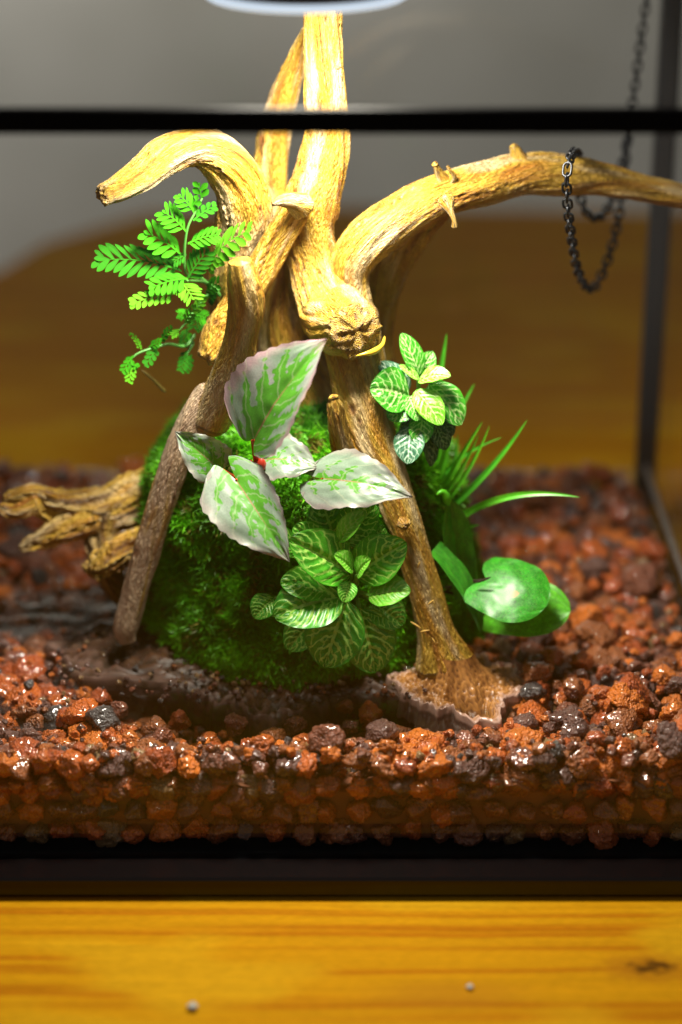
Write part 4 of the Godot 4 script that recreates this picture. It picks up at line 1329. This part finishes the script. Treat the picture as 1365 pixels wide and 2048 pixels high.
func build_fern() -> void:
	var f := thing("fern", "delicate bright green fern with lacy fronds left of the driftwood", "fern", Vector3.ZERO)
	var mk := func(c: Color, back: Color) -> StandardMaterial3D:
		var m := mat(c, 0.65, 0.12)
		m.vertex_color_use_as_albedo = true
		m.backlight_enabled = true
		m.backlight = back
		return m
	var br: StandardMaterial3D = mk.call(Color(0.04, 0.25, 0.008), Color(0.3, 0.4, 0.2))
	var dk: StandardMaterial3D = mk.call(Color(0.025, 0.16, 0.008), Color(0.3, 0.4, 0.2))
	var yl: StandardMaterial3D = mk.call(Color(0.10, 0.36, 0.015), Color(0.5, 0.55, 0.2))
	var st := mat(Color(0.10, 0.34, 0.06), 0.4)
	var Z := func(zx: float, zy: float, z: float) -> Vector3: return P(180.0 + zx * 0.26374, 340.0 + zy * 0.26374, z)
	var px := 0.26374
	# fronds: a rachis and its pinnae [base, tip, width, lobes, material, z base, z tip, az, el]
	var fronds := [
		[[[960, 950, -0.165], [850, 825, -0.160], [735, 790, -0.152], [718, 620, -0.148], [742, 440, -0.146], [800, 320, -0.147], [885, 150, -0.150]],
			[[695, 765, 40, 682, 235, 8, dk, -0.151, -0.138, 0, 40], [690, 640, 408, 470, 190, 4, br, -0.149, -0.142, -6, 42], [728, 465, 548, 310, 165, 4, br, -0.146, -0.142, -6, 42],
			[790, 320, 672, 185, 130, 3, br, -0.147, -0.144, -4, 38], [850, 215, 830, 95, 90, 2, br, -0.149, -0.147, 0, 36], [745, 560, 985, 490, 130, 5, br, -0.147, -0.148, 8, 45],
			[785, 385, 960, 268, 80, 3, dk, -0.146, -0.15, 6, 45], [735, 640, 640, 700, 90, 3, dk, -0.149, -0.147, 0, 40], [760, 300, 830, 210, 70, 2, br, -0.148, -0.147, 0, 40]]],
		[[[990, 960, -0.165], [900, 860, -0.158], [740, 840, -0.148], [600, 860, -0.140]],
			[[740, 825, 450, 905, 150, 5, br, -0.147, -0.134, -5, 55], [650, 940, 305, 1025, 120, 6, yl, -0.142, -0.130, 0, 60], [745, 820, 905, 600, 150, 5, dk, -0.148, -0.147, 6, 40],
			[690, 850, 790, 985, 150, 4, yl, -0.145, -0.136, 4, 55], [930, 680, 1235, 450, 190, 5, yl, -0.15, -0.136, 8, 48], [900, 760, 995, 640, 130, 3, yl, -0.15, -0.142, 8, 48]]],
		[[[985, 900, -0.165], [880, 960, -0.155], [800, 1060, -0.150], [720, 1170, -0.146], [620, 1270, -0.142]],
			[[850, 1000, 870, 940, 60, 2, yl, -0.151, -0.148, 0, 40], [800, 1080, 870, 960, 70, 3, yl, -0.149, -0.146, 0, 45], [780, 1090, 665, 1100, 90, 3, br, -0.150, -0.148, 0, 45], [790, 1100, 880, 1120, 100, 3, br, -0.152, -0.150, 0, 45],
			[720, 1160, 800, 1040, 70, 3, yl, -0.146, -0.143, 0, 45], [680, 1210, 620, 1260, 60, 3, yl, -0.144, -0.141, 0, 50], [880, 930, 985, 850, 110, 3, br, -0.158, -0.152, 0, 45], [900, 1000, 960, 930, 90, 3, dk, -0.158, -0.152, 0, 45]]],
		[[[800, 1240, -0.158], [725, 1335, -0.152], [600, 1320, -0.146], [480, 1350, -0.142], [350, 1400, -0.138], [285, 1480, -0.135]],
			[[545, 1300, 630, 1190, 55, 3, br, -0.145, -0.142, 0, 45], [390, 1360, 305, 1235, 40, 4, yl, -0.140, -0.138, 0, 45], [520, 1340, 420, 1490, 70, 3, dk, -0.143, -0.136, 0, 40], [330, 1410, 250, 1540, 70, 3, br, -0.137, -0.132, 0, 50],
			[330, 1450, 300, 1615, 70, 4, yl, -0.137, -0.130, 0, 45], [320, 1480, 365, 1500, 50, 2, br, -0.136, -0.133, 0, 45], [450, 1345, 545, 1300, 60, 3, br, -0.142, -0.140, 0, 45], [725, 1290, 770, 1260, 50, 2, br, -0.152, -0.150, 0, 45]]],
		[[[790, 1300, -0.160], [745, 1380, -0.156], [690, 1480, -0.152]],
			[[735, 1370, 690, 1530, 70, 4, dk, -0.155, -0.150, 0, 40], [770, 1400, 735, 1540, 50, 3, dk, -0.156, -0.152, 0, 40], [740, 1200, 715, 1330, 90, 4, dk, -0.16, -0.155, 0, 40], [860, 1070, 800, 1210, 120, 4, dk, -0.165, -0.158, 0, 40]]],
	]
	var sd := 1.0
	for fr in fronds:
		var c := []
		var nn: int = fr[0].size()
		for k in nn:
			var q: Array = fr[0][k]
			c.append([Z.call(q[0], q[1], q[2]), lerpf(0.0010, 0.0004, float(k) / (nn - 1))])
		var frond := part("frond", tube(c, 8), st, f)
		for q in fr[1]:
			var b: Vector3 = Z.call(q[0], q[1], q[7])
			var t: Vector3 = Z.call(q[2], q[3], q[8])
			part("pinna", pinna_mesh(b, t, face_of(q[9] + rng.randf_range(-16, 16), q[10] + rng.randf_range(-12, 8)), q[4] * px * 0.000227 * 1.35, int(q[5] * 1.2 + 0.5), 0.85, sd), q[6], frond)
			sd += 1.7
	# bare brown stalk under the fern
	part("dry_stalk", tube([[P(283, 740, -0.15), 0.0006], [P(305, 758, -0.152), 0.0008], [P(332, 785, -0.157), 0.0009]], 8), mat(Color(0.20, 0.15, 0.03), 0.5), f)

# ------------------------------------------------------------------ chain
func build_chain() -> void:
	var c := thing("chain", "thin black metal chain looped over the long driftwood limb", "chain", Vector3.ZERO)
	var steel := mat(Color(0.035, 0.037, 0.042), 0.32)
	steel.metallic = 0.7
	# one link: a wire bent to an oval, long side along y
	var v := PackedVector3Array()
	var nu := 9
	var nv := 33
	for i in nv:
		var a := TAU * i / (nv - 1)
		var cn := Vector3(cos(a) * 0.0021, sin(a) * 0.0020 + signf(sin(a)) * 0.0013 * minf(1.0, absf(sin(a)) * 3.0), 0)
		var out := Vector3(cos(a), sin(a), 0)
		for j in nu:
			var b := TAU * j / (nu - 1)
			v.append(cn + (out * cos(b) + Vector3(0, 0, 1) * sin(b)) * 0.00065)
	var link := grid_mesh(v, nu, nv, true)
	var path := []
	for q in [[1300, -40, -0.345], [1285, 60, -0.335], [1272, 160, -0.320], [1258, 260, -0.305], [1246, 380, -0.285], [1228, 480, -0.262], [1200, 558, -0.240], [1178, 578, -0.224], [1156, 540, -0.202], [1143, 470, -0.180], [1135, 400, -0.163], [1135, 340, -0.156], [1143, 311, -0.172], [1152, 304, -0.203], [1160, 325, -0.234], [1160, 385, -0.244], [1174, 425, -0.250], [1196, 436, -0.260], [1220, 408, -0.275], [1240, 350, -0.290], [1258, 262, -0.303]]:
		path.append([P(q[0], q[1], q[2]), 0.001])
	var fine := catmull(path, 0.0004)
	var acc := 0.0
	var k := 0
	for i in range(1, fine.size()):
		acc += fine[i][0].distance_to(fine[i - 1][0])
		if acc >= 0.0050:
			acc = 0.0
			var t: Vector3 = (fine[i][0] - fine[i - 1][0]).normalized()
			var sx := t.cross(Vector3(0.3, 0.1, 1)).normalized().rotated(t, PI / 4 + (PI / 2 if k % 2 else 0.0) + rng.randf_range(-0.2, 0.2))
			var o := part("link", link, steel, c)
			o.transform = Transform3D(Basis(sx, t, sx.cross(t)), fine[i][0])
			k += 1
